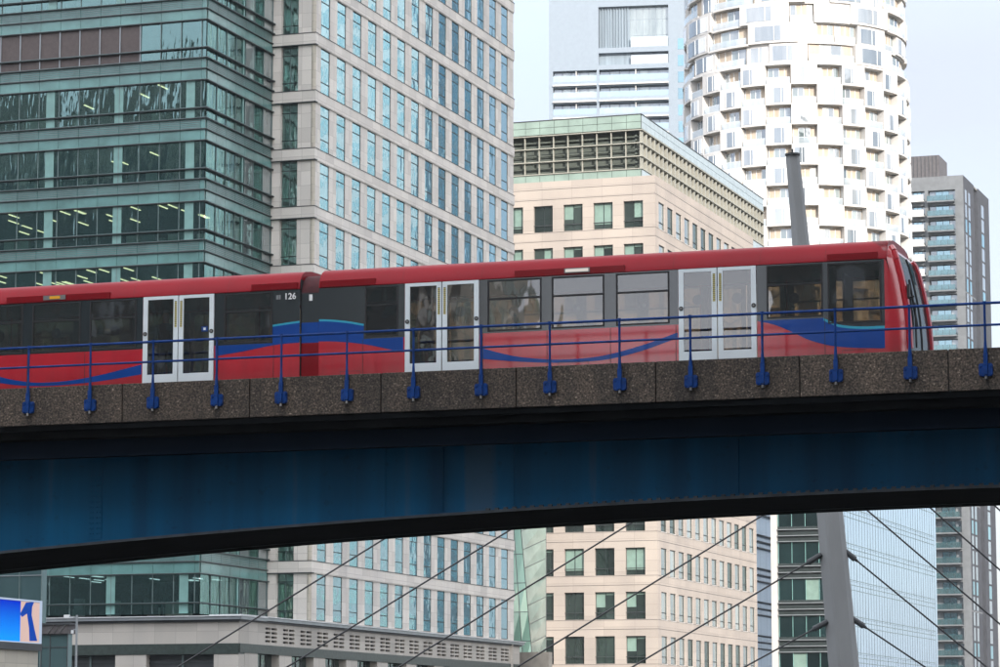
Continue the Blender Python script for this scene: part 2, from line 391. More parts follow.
for a, b in zip(gx, gx[1:]): mb.poly([(b, YK, zb(b)), (a, YK, zb(a)), (a, YK, 8.546), (b, YK, 8.546)], 'girder_blue')
mb.build('girder_web', br)
for y0, y1 in ((YW - .22, YW + .6), (YK - .6, YK + .22)):
    mb = MB()
    for a, b in zip(gx, gx[1:]):
        z = [zb(a) - .065, zb(b) - .065]
        p = [(a, y0, z[0]), (b, y0, z[1]), (b, y1, z[1]), (a, y1, z[0])]
        q = [(v[0], v[1], v[2] + .062) for v in p]
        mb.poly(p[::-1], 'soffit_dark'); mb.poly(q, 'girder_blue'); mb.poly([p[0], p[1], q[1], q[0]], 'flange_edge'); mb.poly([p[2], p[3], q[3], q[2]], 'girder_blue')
    mb.build('girder_flange', br)
mb = MB()
for a, b in zip(gx, gx[1:]):
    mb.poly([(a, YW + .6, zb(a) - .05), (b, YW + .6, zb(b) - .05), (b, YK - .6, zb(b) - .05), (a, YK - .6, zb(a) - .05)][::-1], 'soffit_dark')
mb.build('girder_soffit', br)
mb = MB(); xx = -22.2
while xx < X1 - 1:
    z = zb(xx); mb.box(xx, xx + .09, YW - .20, YW - .13, z + .001, z + .045, 'flange_edge'); xx += .21
mb.build('flange_bolt', br)['kind'] = 'stuff'
for sx in (-32.2, -4.6):
    mb = MB(); mb.box(sx, sx + .36, YW - .018, YW - .002, zb(sx) + .1, 8.0, 'girder_blue')
    for zz in range(14):
        for dx in (.06, .13, .23, .30):
            z = zb(sx) + .22 + zz * .125
            if z < 7.9: mb.tube((sx + dx, YW - .018, z), (sx + dx, YW - .04, z), .022, 'girder_blue', 6)
    mb.build('splice_plate', br)
for k in range(5):
    sx = (-24.7, -23.3, -21.6, -16.4, -38)[k]
    mb = MB(); mb.box(sx, sx + .02, YW - .03, YW - .002, zb(sx) + .06, 8.4, 'girder_blue'); mb.build('web_stiffener', br)
for px_ in (-46.0, 8.0):
    mb = MB(); mb.box(px_ - 1.2, px_ + 1.2, 64.4, 68.4, 0, zb(px_) - .35, 'concrete'); mb.box(px_ - .5, px_ + .5, 64.8, 68.0, zb(px_) - .348, zb(px_) - .072, 'steel'); mb.build('pier', br, bevel=.08)

# ================================================================== RAILING
rl = empty('railing', (-22, PY, 9.0), 'blue tubular railing of two rails bolted to the concrete bridge edge', 'railing')
for z, r_ in ((10.66, .030), (10.20, .026)):
    mb = MB(); mb.tube((X0 + 2, PY - .05, z), (X1 - 2, PY - .05, z), r_, 'rail_blue', 10); mb.build('rail', rl, smooth=False)
pm = MB(); pm.tube((0, 0, 9.48), (0, 0, 10.70), .026, 'rail_blue', 8); pm.box(-.045, .045, -.03, .02, 9.36, 9.60, 'rail_blue'); pm.tube((0, 0, 9.60), (0, 0, 9.86), .042, 'rail_blue', 8, .028)
pm.tube((0, 0, 10.635), (0, 0, 10.70), .042, 'rail_blue', 8); pm.tube((0, 0, 10.175), (0, 0, 10.225), .04, 'rail_blue', 8)
bm_ = MB()
for q in (-1, 1):
    bm_.prism([(-.145, .05, 9.16), (-.115, .05, 9.13), (.115, .05, 9.13), (.145, .05, 9.16), (.145, .05, 9.37), (.115, .05, 9.40), (-.115, .05, 9.40), (-.145, .05, 9.37)], (0, -.055, 0), 'rail_blue'); break
bm_.box(-.04, .04, -.045, -.005, 9.16, 9.35, 'rail_blue'); bm_.tube((0, .0, 9.07), (0, .0, 9.13), .03, 'steel', 8)
for dx in (-.11, .11):
    for zz in (9.17, 9.34): bm_.tube((dx, -.004, zz), (dx, -.035, zz), .022, 'rail_blue', 6)
pme = pm.mesh('post', (0, 0, 9.0)); bme = bm_.mesh('bracket', (0, 0, 9.0))
k = 0; x = -32.74 - 1.586 * 17
while x < X1 - 2.2:
    if x > X0 + 2.2:
        p = bpy.data.objects.new('post', pme); COL.objects.link(p); p.parent = rl; p.location = (x + 22, -.05, 0)
        b = bpy.data.objects.new('bracket', bme); COL.objects.link(b); b.parent = p; b.rotation_euler = (0, random.uniform(-.03, .03), 0)
    x += 1.5857

# ================================================================== TRAIN
TY = 63.24; TK = 65.89
tr = empty('train', (-26, (TY + TK) / 2, 8.99), 'red light rail train with white doors and a blue curved stripe crossing the bridge', 'train')
ZB, ZW, ZT = 9.55, 10.655, 11.88
XL, XA0, XA1, XC = -40.2, -26.40, -25.93, -12.80
doors = [(-36.66, -34.88), (-30.35, -28.53), (-23.84, -22.05), (-17.44, -15.67)]
wins = [(-39.4, -38.4), (-38.1, -37.0), (-34.72, -33.47), (-33.22, -31.96), (-31.72, -30.52), (-28.29, -27.08), (-24.80, -24.0), (-21.86, -20.59), (-20.35, -19.13), (-18.86, -17.64), (-15.45, -14.21)]
WZ0, WZ1 = 10.69, 11.85
cabw = (-14.10, -12.93, 10.52, 11.83)
def bodymat(u, z):
    return 'red' if z < ZW else 'band'
dh = [(a, b, 9.83, 11.878) for a, b in doors]
wh = [(a, b, WZ0, WZ1) for a, b in wins]
def half(x0, x1, near, cab):
    mb = MB(); hs = [h for h in dh + wh if x0 < (h[0] + h[1]) / 2 < x1]
    if cab: hs = hs + [cabw]
    def mf(u, z):
        if cab and u > -14.2: return 'band' if z > 10.42 and u < -12.86 else 'red'
        return bodymat(u, z)
    mb.wall('y', TY, x0, x1, ZB, ZT, hs, .06, mf, us=(-14.2, -12.86) if cab else (), zs=(ZW, 10.42))
    if not near:
        mb.v = [(v[0], TY + TK - v[1], v[2]) for v in mb.v]; mb.f = [f[::-1] for f in mb.f]
    return mb
mb = half(XL, XA0, 1, 0); mb.add(half(XL, XA0, 0, 0))
mb.box(XL, XA0, TY + .03, TK - .03, 9.0, ZB, 'rubber'); mb.box(XL - .02, XL, TY, TK, ZB, 12.2, 'red')
mb.build('car_body', tr)
mb = half(XA1, XC, 1, 1); mb.add(half(XA1, XC, 0, 1)); mb.box(XA1, XC, TY + .03, TK - .03, 9.0, ZB, 'rubber'); mb.build('car_body', tr)
# roof with curved cantrail
prof = [(TY + .02, 11.86), (TY - .022, 11.882), (TY - .012, 11.95), (TY + .03, 12.06), (TY + .09, 12.16), (TY + .18, 12.25), (TY + .34, 12.325), (TY + .7, 12.38), (TY + 1.325, 12.40)]
prof += [(TY + TK - y, z) for y, z in prof[-2::-1]]
def roof(x0, x1, m, dz=0, din=0):
    mb = MB()
    n = max(1, int((x1 - x0) / .5))
    P = [[(x0 + (x1 - x0) * i / n, y + (din if y < 64.5 else (-din if y > 64.7 else 0)), z + dz) for y, z in prof] for i in range(n + 1)]
    for a, b in zip(P, P[1:]):
        for j in range(len(prof) - 1): mb.poly([a[j], b[j], b[j + 1], a[j + 1]], m)
    mb.poly(P[0][::-1], m); mb.poly(P[-1], m); return mb
def smooth_by_angle(o, a=35):
    me = o.data; bm = bmesh.new(); bm.from_mesh(me); bmesh.ops.remove_doubles(bm, verts=bm.verts, dist=1e-4)
    for f in bm.faces: f.smooth = True
    for e in bm.edges:
        if len(e.link_faces) == 2 and e.calc_face_angle(0) > R(a): e.smooth = False
    bm.to_mesh(me); bm.free(); return o
smooth_by_angle(roof(XL, XA0 - .01, 'roof_red').build('roof', tr)); smooth_by_angle(roof(XA1, XC, 'roof_red').build('roof', tr))
smooth_by_angle(roof(XA0 + .02, XA1 - .02, 'bellows', -.10, .07).build('articulation_roof', tr))
mb = MB()
for xx in (-37.2, -33.9, -30.6, -28.2, -23.9, -22.0, -17.55, -15.6, -14.15):
    for (y, z), (y2, z2) in zip(prof[1:5], prof[2:6]):
        mb.poly([(xx, y - .003, z), (xx + .014, y - .003, z), (xx + .014, y2 - .003, z2), (xx, y2 - .003, z2)], 'dark_red')
mb.build('roof_seam', tr)
for a, b in ((-21.21, -18.65), (-27.6, -26.45), (-25.9, -24.55), (-33.9, -31.2), (-14.1, -13.0)):
    mb = MB(); mb.prism([(a, TY - .036, 11.885), (b, TY - .036, 11.885), (b, TY - .040, 12.03), (a, TY - .040, 12.03)], (0, .06, 0), 'dark_red'); mb.build('cantrail_cover', tr)
for (a, b), m in (((-20.04, -19.45), 'marker_white'), ((-32.92, -32.34), 'marker_amber')):
    mb = MB(); mb.box(a, b, TY - .06, TY - .042, 11.915, 12.02, 'steel'); o = mb.build('marker_light', tr)
    mb = MB(); mb.box(a + .03 if m == 'marker_white' else a + .17, b - .03 if m == 'marker_white' else b - .14, TY - .075, TY - .061, 11.935, 12.0, m); mb.build('lens', o)
# articulation
mb = MB(); yy = TY + .05
mb.wall('y', yy, XA0 + .02, XA1 - .01, ZB, 11.80, [], .05, lambda u, z: 'dark_red' if z < 10.63 else ('blue' if z < 11.1 else 'band'), zs=(10.63, 11.1))
mb.box(XA0 + .02, XA1 - .01, TK - .08, TK - .05, ZB, 11.8, 'bellows'); mb.box(XA0, XA0 + .018, TY + .02, TK - .02, ZB, 12.1, 'rubber'); mb.build('articulation', tr)
# livery
def stripe(top, bot, x0, x1, m, n=24, dy=.004):
    mb = MB(); xs_ = [x0 + (x1 - x0) * i / n for i in range(n + 1)]
    tf = top if callable(top) else (lambda x: interp(top, x)); bf = bot if callable(bot) else (lambda x: interp(bot, x))
    pts = [(x, TY - dy, max(tf(x), bf(x))) for x in xs_] + [(x, TY - dy, bf(x)) for x in xs_[::-1]]
    for i in range(n):
        a, b = xs_[i], xs_[i + 1]
        ta, tb, ba, bb = max(tf(a), bf(a)), max(tf(b), bf(b)), bf(a), bf(b)
        mb.prism([(a, TY - dy, ba), (b, TY - dy, bb), (b, TY - dy, tb), (a, TY - dy, ta)], (0, dy - .001, 0), m)
    return mb.build('livery_stripe', tr)
stripe([(-34.6, 10.33), (-34.05, 10.15), (-33.52, 10.03), (-32.99, 9.97), (-32.21, 9.99), (-31.43, 10.09), (-30.79, 10.21), (-30.36, 10.30)],
       [(-34.6, 10.15), (-34.04, 10.0), (-33.25, 9.90), (-32.47, 9.89), (-31.43, 9.945), (-30.35, 10.065)], -34.72, -30.37, 'blue')
sw = [(-36.9, 10.2), (-36, 10.1)]
redtop = [(-28.52, 10.41), (-27.76, 10.50), (-27.06, 10.605), (-26.39, 10.64), (-25.65, 10.635), (-24.8, 10.53), (-23.88, 10.31)]
turq = [(-27.07, 11.08), (-26.4, 11.14), (-25.85, 11.15), (-25.29, 11.09), (-24.83, 11.0)]
stripe(lambda x: ZW, redtop, -28.50, -27.07, 'blue')
for a, b in ((-27.07, XA0 - .005), (XA1 + .005, -24.83)):
    stripe(lambda x: interp(turq, x) - .045, redtop, a, b, 'blue'); stripe(turq, lambda x: interp(turq, x) - .045, a, b, 'turquoise')
stripe(lambda x: ZW, redtop, -24.83, -23.87, 'blue')
stripe([(-22.03, 10.34), (-21.57, 10.20), (-21.1, 10.09), (-20.18, 9.995), (-19.24, 10.03), (-18.32, 10.22), (-17.46, 10.48)],
       [(-22.03, 10.09), (-21.1, 9.985), (-20.18, 9.925), (-19.14, 9.945), (-18.32, 10.10), (-17.46, 10.36)], -22.03, -17.46, 'blue')
tq = [(-14.23, 10.67), (-14.02, 10.56), (-13.84, 10.49), (-13.41, 10.435), (-12.87, 10.425)]
cb = [(-15.65, 10.65), (-15.3, 10.56), (-14.94, 10.4), (-14.5, 10.18), (-13.91, 10.02), (-12.94, 9.94), (-12.87, 9.95)]
stripe(lambda x: ZW, cb, -15.65, -14.2, 'blue')
stripe(lambda x: interp(tq, x) - .055, cb, -14.2, -12.87, 'blue'); stripe(tq, lambda x: interp(tq, x) - .055, -14.2, -12.87, 'turquoise')
stripe(lambda x: 10.66, tq, -14.2, -14.1, 'band')
for xx in (-33.34, -31.84, -28.44, -27.05, -24.86, -21.98, -20.47, -19.0, -17.5, -15.55, -14.18):
    mb = MB(); mb.box(xx, xx + .012, TY - .0055, TY - .0045, 9.84, ZW - .01, 'rubber'); mb.build('panel_seam', tr)
for a, b in ((-33.0, -32.2), (-25.4, -24.9), (-20.2, -19.5), (-13.8, -13.3)):
    mb = MB()
    for q in ((a, b, 9.93, 9.938), (a, a + .008, 9.84, 9.93), (b - .008, b, 9.84, 9.93)): mb.box(q[0], q[1], TY - .0055, TY - .0045, q[2], q[3], 'rubber')
    mb.build('hatch_outline', tr)
# windows
def train_window(a, b, z0, z1, hopper=True, disc=True):
    mb = MB(); f = .035
    mb.box(a, b, TY - .012, TY + .03, z0, z0 + f, 'rubber'); mb.box(a, b, TY - .012, TY + .03, z1 - f, z1, 'rubber')
    mb.box(a, a + f, TY - .012, TY + .03, z0 + f, z1 - f, 'rubber'); mb.box(b - f, b, TY - .012, TY + .03, z0 + f, z1 - f, 'rubber')
    if hopper: mb.box(a + f, b - f, TY - .02, TY + .02, 11.40, 11.44, 'rubber')
    o = mb.build('window', tr)
    mb = MB(); mb.box(a + f, b - f, TY + .004, TY + .012, z0 + f, z1 - f, 'glass_train'); mb.build('pane', o)
    if disc:
        cx = (a + b) / 2 + random.uniform(-.03, .05); mb = MB()
        mb.tube((cx, TY + .016, 11.12), (cx, TY + .02, 11.12), .12, 'sticker_blue', 20); mb.tube((cx, TY + .013, 11.12), (cx, TY + .0155, 11.12), .045, 'sticker_pale', 12); mb.build('sticker', o)
    return o
for a, b in wins: train_window(a, b, WZ0, WZ1, True, not (-28.5 < a < -23))
train_window(cabw[0], cabw[1], cabw[2], cabw[3], False, False)
mb = MB()
for a, b in wins + [(cabw[0], cabw[1])]:
    z0 = WZ0 if b < -13 else cabw[2]
    mb.box(a, b, TK - .02, TK - .01, z0, WZ1, 'glass_train')
    mb.box(a, b, TK - .03, TK - .021, 11.40, 11.44, 'rubber')
mb.build('far_side_pane', tr)
# doors
def leaf(a, b, outer):
    mb = MB(); st, tp, bt = .115, .075, .20; z0, z1 = 9.845, 11.872; y0, y1 = TY - .016, TY + .03
    mb.box(a, a + st, y0, y1, z0, z1, 'door_white'); mb.box(b - st, b, y0, y1, z0, z1, 'door_white')
    mb.box(a + st, b - st, y0, y1, z0, z0 + bt, 'door_white'); mb.box(a + st, b - st, y0, y1, z1 - tp, z1, 'door_white')
    o = mb.build('door', tr)
    mb = MB(); mb.box(a + st, b - st, TY + .004, TY + .012, z0 + bt, z1 - tp, 'glass_train'); mb.build('door_glass', o)
    mb = MB(); ex = (b - st + .03, b - .03) if outer < 0 else (a + .03, a + st - .03)
    zz = 11.13
    while zz < 11.72:
        mb.box(ex[0], ex[1], y0 - .004, y0 - .001, zz, zz + .028, 'yellow_ink'); mb.box(ex[0], ex[1], y0 - .004, y0 - .001, zz + .030, zz + .042, 'rubber'); zz += .044
    mb.build('warning_strip', o)
    mb = MB(); cx = a + st * .5 if outer < 0 else b - st * .5
    mb.tube((cx, y0, 11.0), (cx, y0 - .012, 11.0), .05, 'rubber', 14); mb.tube((cx, y0 - .0125, 11.0), (cx, y0 - .018, 11.0), .025, 'steel', 12); mb.build('door_button', o)
    if outer > 0 and a < -23:
        mb = MB(); mb.box(b - st - .2, b - st - .04, TY - .006, TY + .002, 11.0, 11.12, 'rail_blue'); mb.box(b - st - .15, b - st - .09, TY - .009, TY - .0065, 11.03, 11.09, 'white_ink'); mb.build('sticker', o)
    elif a > -25:
        cx = (a + b) / 2; mb = MB(); mb.tube((cx, TY + .014, 11.18), (cx, TY + .02, 11.18), .12, 'sticker_blue', 20); mb.build('sticker', o)
for a, b in doors:
    c = (a + b) / 2; leaf(a + .012, c - .012, -1); leaf(c + .012, b - .012, 1)
mb = MB()
for a, b in doors:
    c = (a + b) / 2
    for q0, q1 in ((a, c - .01), (c + .01, b)):
        mb.wall('y', TK - .04, q0, q1, 9.845, 11.872, [(q0 + .115, q1 - .115, 10.05, 11.79)], .03, 'door_white')
        mb.box(q0 + .115, q1 - .115, TK - .03, TK - .02, 10.05, 11.79, 'glass_train')
mb.build('far_side_door', tr)
# number
def text(body, size, loc, rot, mat, parent=None, name='lettering', depth=.002):
    cu = bpy.data.curves.new(name, 'FONT'); cu.body = body; cu.size = size; cu.extrude = depth; cu.offset = .004; cu.align_x = 'CENTER'
    o = bpy.data.objects.new(name, cu); COL.objects.link(o)
    bpy.context.view_layer.update(); dg = bpy.context.evaluated_depsgraph_get()
    me = bpy.data.meshes.new_from_object(o.evaluated_get(dg)); bpy.data.objects.remove(o)
    me.materials.clear(); me.materials.append(M[mat]); o = bpy.data.objects.new(name, me); COL.objects.link(o)
    o.rotation_euler = rot
    if parent: o.parent = parent; o.location = Vector(loc) - parent.location
    else: o.location = loc
    return o
text('126', .20, (-26.645, TY - .004, 11.655), (R(90), 0, 0), 'white_ink', tr, 'fleet_number')
mb = MB(); mb.box(-26.99, -26.93, TY - .005, TY - .001, 11.66, 11.76, 'interior_grey'); mb.box(-26.92, -26.88, TY - .005, TY - .001, 11.66, 11.76, 'interior_grey'); mb.build('small_sign', tr)
mb = MB(); mb.box(-26.19, -26.11, yy - .012, yy - .001, 11.60, 11.745, 'white_ink'); mb.build('side_lamp', tr)
# cab front
zr = [9.0, 9.5, 9.93, 10.3, 10.7, 11.1, 11.5, 11.88, 12.06, 12.16, 12.25, 12.325]
def xs_at(z): return interp([(9.0, -12.36), (9.88, -12.36), (10.4, -12.375), (10.96, -12.43), (11.5, -12.53), (11.9, -12.63), (12.15, -12.74), (12.33, -13.0)], z)
def inset(z): return interp([(9, 0), (11.88, 0), (12.06, .03), (12.16, .09), (12.25, .18), (12.325, .34)], z) if z > 11.88 else 0
tq_ = [0, .05, .10, .27, .5, .73, .91, .96, 1]
def row(z):
    y0 = TY + inset(z); y1 = TK - inset(z); x = xs_at(z)
    r = [(XC, y0, z), (x - .20, y0, z), (x - .06, y0 + .035, z)]
    for t in tq_[1:-1]: r.append((x + .03 * (1 - (2 * t - 1) ** 2), y0 + (y1 - y0) * t, z))
    r += [(x - .06, y1 - .035, z), (x - .20, y1, z), (XC, y1, z)]
    return r
rows = [row(z) for z in zr]; cf = MB(); gs = MB()
for i in range(len(zr) - 1):
    for j in range(len(rows[0]) - 1):
        q = [rows[i][j], rows[i][j + 1], rows[i + 1][j + 1], rows[i + 1][j]]
        zc = (zr[i] + zr[i + 1]) / 2
        if 3 <= j <= 8 and 9.93 < zc < 12.06: gs.poly(q, 'glass_screen')
        elif zc < 9.93 and 2 < j < 9: cf.poly(q, 'rubber')
        else: cf.poly(q, 'red')
cf.poly(rows[-1], 'red')
smooth_by_angle(cf.build('cab_front', tr), 40); ws = gs.build('windscreen', tr)
def fpt(t, z, o=.02):
    y0 = TY + inset(z); y1 = TK - inset(z); return Vector((xs_at(z) + .03 * (1 - (2 * t - 1) ** 2) + o, y0 + (y1 - y0) * t, z))
for t in (.05, .95):
    mb = MB()
    for z0, z1 in zip(zr[2:9], zr[3:10]): mb.tube(fpt(t, z0, .0), fpt(t, z1, .0), .075, 'red', 8)
    mb.build('corner_pillar', tr)
for t in (.52,):
    mb = MB()
    for z0, z1 in zip(zr[2:8], zr[3:9]): mb.tube(fpt(t, z0, .0), fpt(t, z1, .0), .025, 'rubber', 6)
    mb.build('screen_divider', ws)
mb = MB(); mb.tube(fpt(.2, 10.0, .05), fpt(.28, 11.0, .06), .022, 'rubber', 6); mb.tube(fpt(.28, 10.45, .05), fpt(.26, 11.5, .05), .028, 'rubber', 6); mb.build('wiper', tr)
mb = MB(); mb.tube(fpt(.04, 11.0, .0), fpt(.04, 11.05, .20), .02, 'rubber', 6); mb.box(-12.38, -12.33, TY + .02, TY + .16, 11.02, 11.3, 'rubber'); mb.build('mirror', tr)
for t in (.16, .84):
    mb = MB(); p = fpt(t, 9.7, .0); mb.tube(p, p + Vector((.05, 0, 0)), .11, 'steel', 16); mb.build('headlight', tr)
mb = MB(); mb.box(-12.4, -12.1, TY + 1.0, TY + 1.6, 9.05, 9.45, 'rubber'); mb.build('coupler', tr)
# interior
mb = MB(); mb.box(XL + .05, XC, TY + .08, TK - .08, 9.76, 9.82, 'interior_grey'); mb.build('floor', tr)
mb = MB(); mb.box(XL + .05, XC, TY + .1, TK - .1, 11.90, 11.93, 'interior_pale'); mb.build('ceiling', tr)
mb = MB()
mb.box(-14.16, -14.11, TY + .08, TY + .9, 9.83, 11.89, 'interior_grey'); mb.box(-14.16, -14.11, TK - .9, TK - .08, 9.83, 11.89, 'interior_grey'); mb.build('cab_partition', tr)
for k, xx in enumerate((-38.6, -37.4, -34.1, -32.7, -31.2, -21.3, -19.8, -18.2)):
    for yy_ in (TY + .12, TK - .98):
        mb = MB(); mb.box(xx - .22, xx + .22, yy_, yy_ + .86, 10.16, 10.27, 'seat_blue'); mb.box(xx + .16, xx + .26, yy_, yy_ + .86, 10.272, 10.86, 'seat_blue'); mb.box(xx - .12, xx + .12, yy_ + .2, yy_ + .6, 9.83, 10.158, 'interior_grey'); mb.build('passenger_seat', tr, bevel=.03)
for xx in (-35.0, -30.4, -28.4, -24.0, -21.95, -17.55, -15.55):
    for yy_ in (TY + .35, TK - .35):
        mb = MB(); mb.tube((xx, yy_, 9.825), (xx, yy_, 11.89), .018, 'grab_red', 8); mb.build('grab_pole', tr)
for dx in ((-30.35, -30.5), (-22.0, -21.9), (-17.5, -17.6)):
    mb = MB(); mb.box(dx[0], dx[0] + .03, TY + .08, TY + .5, 10.0, 10.95, 'interior_grey'); mb.build('draught_screen', tr)

# ================================================================== PASSENGERS
def person(loc, rz, coat, label, arm):
    v = [((0, 0, .92), .155), ((0, 0, 1.12), .14), ((0, 0, 1.36), .165), ((0, 0, 1.47), .075), ((0, .01, 1.55), .075), ((0, .02, 1.64), .098), ((0, .015, 1.73), .075),
         ((.1, 0, .86), .10), ((.11, .02, .48), .068), ((.11, 0, .08), .048), ((.12, .15, .04), .04),
         ((-.1, 0, .86), .10), ((-.11, .01, .48), .068), ((-.11, -.03, .08), .048), ((-.12, .12, .04), .04),
         ((.2, 0, 1.40), .062), ((.25, .0, 1.14), .05), ((.22, .14, .94), .036), ((.21, .2, .87), .036),
         ((-.2, 0, 1.40), .062)] + [((-.27, .05, 1.16), .05), ((-.22, .22, 1.10), .036), ((-.2, .29, 1.13), .036)]
    if arm: v[-3:] = [((-.30, .12, 1.32), .05), ((-.24, .22, 1.58), .036), ((-.23, .25, 1.66), .038)]
    e = [(0, 1), (1, 2), (2, 3), (3, 4), (4, 5), (5, 6), (0, 7), (7, 8), (8, 9), (9, 10), (0, 11), (11, 12), (12, 13), (13, 14), (2, 15), (15, 16), (16, 17), (17, 18), (2, 19), (19, 20), (20, 21), (21, 22)]
    me = bpy.data.meshes.new('person'); me.from_pydata([p for p, r in v], e, []); o = bpy.data.objects.new('person', me); COL.objects.link(o)
    sm = o.modifiers.new('skin', 'SKIN'); sm.use_smooth_shade = True
    for i, (p, r) in enumerate(v): me.skin_vertices[0].data[i].radius = (r, r * (.75 if i in (1, 2) else 1))
    me.skin_vertices[0].data[0].use_root = True
    o.modifiers.new('sub', 'SUBSURF').render_levels = 2; o.modifiers['sub'].levels = 2
    bpy.context.view_layer.update(); dg = bpy.context.evaluated_depsgraph_get(); m2 = bpy.data.meshes.new_from_object(o.evaluated_get(dg))
    bpy.data.objects.remove(o)
    for m in (coat, 'skin', 'coat_black'): m2.materials.append(M[m])
    for p in m2.polygons:
        c = p.center; p.use_smooth = True
        p.material_index = 1 if c.z > 1.47 or (c.z < .93 and abs(c.x) > .18 and c.z > .6) else (2 if c.z < .84 else 0)
    o = bpy.data.objects.new('person', m2); COL.objects.link(o); o.location = loc; o.rotation_euler = (0, 0, rz); tag(o, label, 'person')
    bm = bmesh.new(); bmesh.ops.create_uvsphere(bm, u_segments=20, v_segments=12, radius=.112)
    for q in list(bm.verts):
        q.co.z *= 1.05
        if q.co.y > .02 and q.co.z < .035: q.co.y *= .3; q.co.z = max(q.co.z, -.02); q.co.x *= .9
    hm = bpy.data.meshes.new('hair'); bm.to_mesh(hm); bm.free(); hm.materials.append(M['hair'])
    for p in hm.polygons: p.use_smooth = True
    h = bpy.data.objects.new('hair', hm); COL.objects.link(h); h.parent = o; h.location = (0, -.005, 1.68)
    return o
person((-29.95, TY + .40, 9.82), R(200), 'coat_navy', 'person in a navy coat standing behind the left doors of the train', True)
person((-23.45, TY + .40, 9.82), R(170), 'seat_blue', 'person in a blue jacket standing behind the middle doors of the train', False)

# ================================================================== STONE OFFICE (beside glass wing) + PODIUM
XA, YA = -81.76, 198.22; YAe = 243.35
so = empty('stone_office', (XA, YA, 0), 'pale grey stone office block with rows of tall narrow windows, left of the pink one', 'building')
b_ = lambda k: 13.9 + 4.248 * k
KS = list(range(0, 14)); ZTOP = b_(14)
holes = []; items = []
for k in [-1] + KS:
    z0 = (b_(k) + .42) if k >= 0 else 10.14; z1 = b_(k + 1) - .45
    for j in range(14):
        y = YA + 1.16 + 3.13 * j; holes.append((y, y + 1.75, z0, z1))
        if k >= 0: items.append((T(0, y - YA, z0), 0))
        else: items.append((T(0, y - YA, z0), 1))
mb = MB(); mb.wall('x', XA, YA + .25, YAe, 10.1, ZTOP, holes, .07, 'stone_grey')
eh = [(-84.41, -83.06, (b_(k) + .42) if k >= 0 else 10.14, b_(k + 1) - .42) for k in [-1] + KS]
mb.wall('y', YA, -85.04, XA - .25, 10.1, ZTOP, eh, .38, 'stone_grey')
mb.box(-112, XA - .5, YA + 1.2, YAe, ZTOP - .3, ZTOP, 'concrete'); mb.poly([(XA - .05, YAe, 0), (-112, YAe, 0), (-112, YAe, ZTOP), (XA - .05, YAe, ZTOP)], 'stone_grey')
mb.poly([(-112, YAe, 0), (-112, YA, 0), (-112, YA, ZTOP), (-112, YAe, ZTOP)], 'stone_grey')
# floors behind the glass so the rooms are closed
mb.poly([(XA - 1.2, YA + .4, 10.1), (XA - 1.2, YAe, 10.1), (XA - 1.2, YAe, ZTOP), (XA - 1.2, YA + .4, ZTOP)], 'room_dark')
mb.build('wall', so)
mb = MB(); mb.tube((XA - .12, YA + .12, 10.1), (XA - .12, YA + .12, ZTOP), .17, 'stone_cream', 16); mb.build('corner_column', so)
for k in KS:
    z = b_(k); mb = MB(); mb.box(-85.1, XA + .12, YA - .12, YA + .28, z - .40, z + .40, 'stone_grey'); mb.box(XA - .2, XA + .10, YA + .282, YAe, z - .40, z + .40, 'stone_grey')
    mb.box(-85.1, XA + .16, YA - .16, YA + .28, z - .47, z - .403, 'fin_dark'); mb.box(-85.1, XA + .15, YA - .15, YA + .28, z + .403, z + .45, 'dark_metal')  # dark strips here and below paint the joint shadows along the bands
    mb.box(XA - .2, XA + .13, YA + .282, YAe, z + .403, z + .44, 'fin_dark'); mb.box(XA - .2, XA + .07, YA + .282, YAe, z - .46, z - .403, 'stone_grey')
    mb.build('string_course', so)
def awin(h):
    mb = MB(); d = -.055; w = 1.75
    pn_ = MB(); pn_.poly([(d, .04, .04), (d, w - .04, .04), (d, w - .04, h - .04), (d, .04, h - .04)], 'glass_blue'); mb.sub = [('pane', pn_)]
    for a, b in ((0, .05), (w - .05, w)): mb.box(d, d + .012, a, b, 0, h, 'fin_dark')
    for z in (0, h * .25, h * .77, h - .06): mb.box(d, d + .03, .05, w - .05, z, z + .06, 'fin_dark')
    return mb
place(so, 'window', [awin(3.37), awin(13.9 - .45 - 10.14)], items, vis=(0, .9, 1.6))
ei = []
def ewin(h):
    mb = MB(); w = 1.35
    mb.poly([(.03, .34, .03), (w - .03, .34, .03), (w - .03, .34, h), (.03, .34, h)], 'glass_teal')
    for z in (0, h * .2, h * .8): mb.box(0, w, .29, .33, z, z + .05, 'fin_dark')
    mb.box(.6, .65, .29, .335, .05, h, 'fin'); return mb
for h in eh: ei.append((T(h[0] - XA, 0, h[2]), 0))
place(so, 'end_window', [ewin(3.38)], ei)
# podium right side
mb = MB(); XP = -82.08 + .001
ph = []
for j in range(17):
    y = 190.95 + 3.12 * j
    if y + 2.1 < 246:
        for s_ in range(4):
            z = 8.36 + s_ * .285
            ph.append((y + .05, y + .98, z, z + .15)); ph.append((y + 1.12, y + 2.1, z, z + .15))
mb.wall('x', XP, 186.6, 245.9, 8.16, 9.66, ph, .25, 'stone_podium', 'stone_podium')
mb.box(XP - 1, XP - .255, 186.7, 245.8, 8.2, 9.6, 'rubber'); mb.build('podium_wall', so)
mb = MB(); mb.box(XP - 1.2, XP + .06, 186.6, 245.95, 7.55, 8.155, 'green_stone'); mb.build('podium_frieze', so)
mb = MB(); mb.box(XP - 2, XP + .32, 186.2, 246.3, 9.80, 10.02, 'lead_grey'); mb.box(XP - 2, XP + .42, 186.1, 246.4, 10.022, 10.07, 'white_metal'); mb.box(XP - 2, XP + .14, 186.4, 246.1, 9.665, 9.798, 'dark_metal'); mb.build('podium_cornice', so)  # pale top strip paints the highlight line along the lead cornice
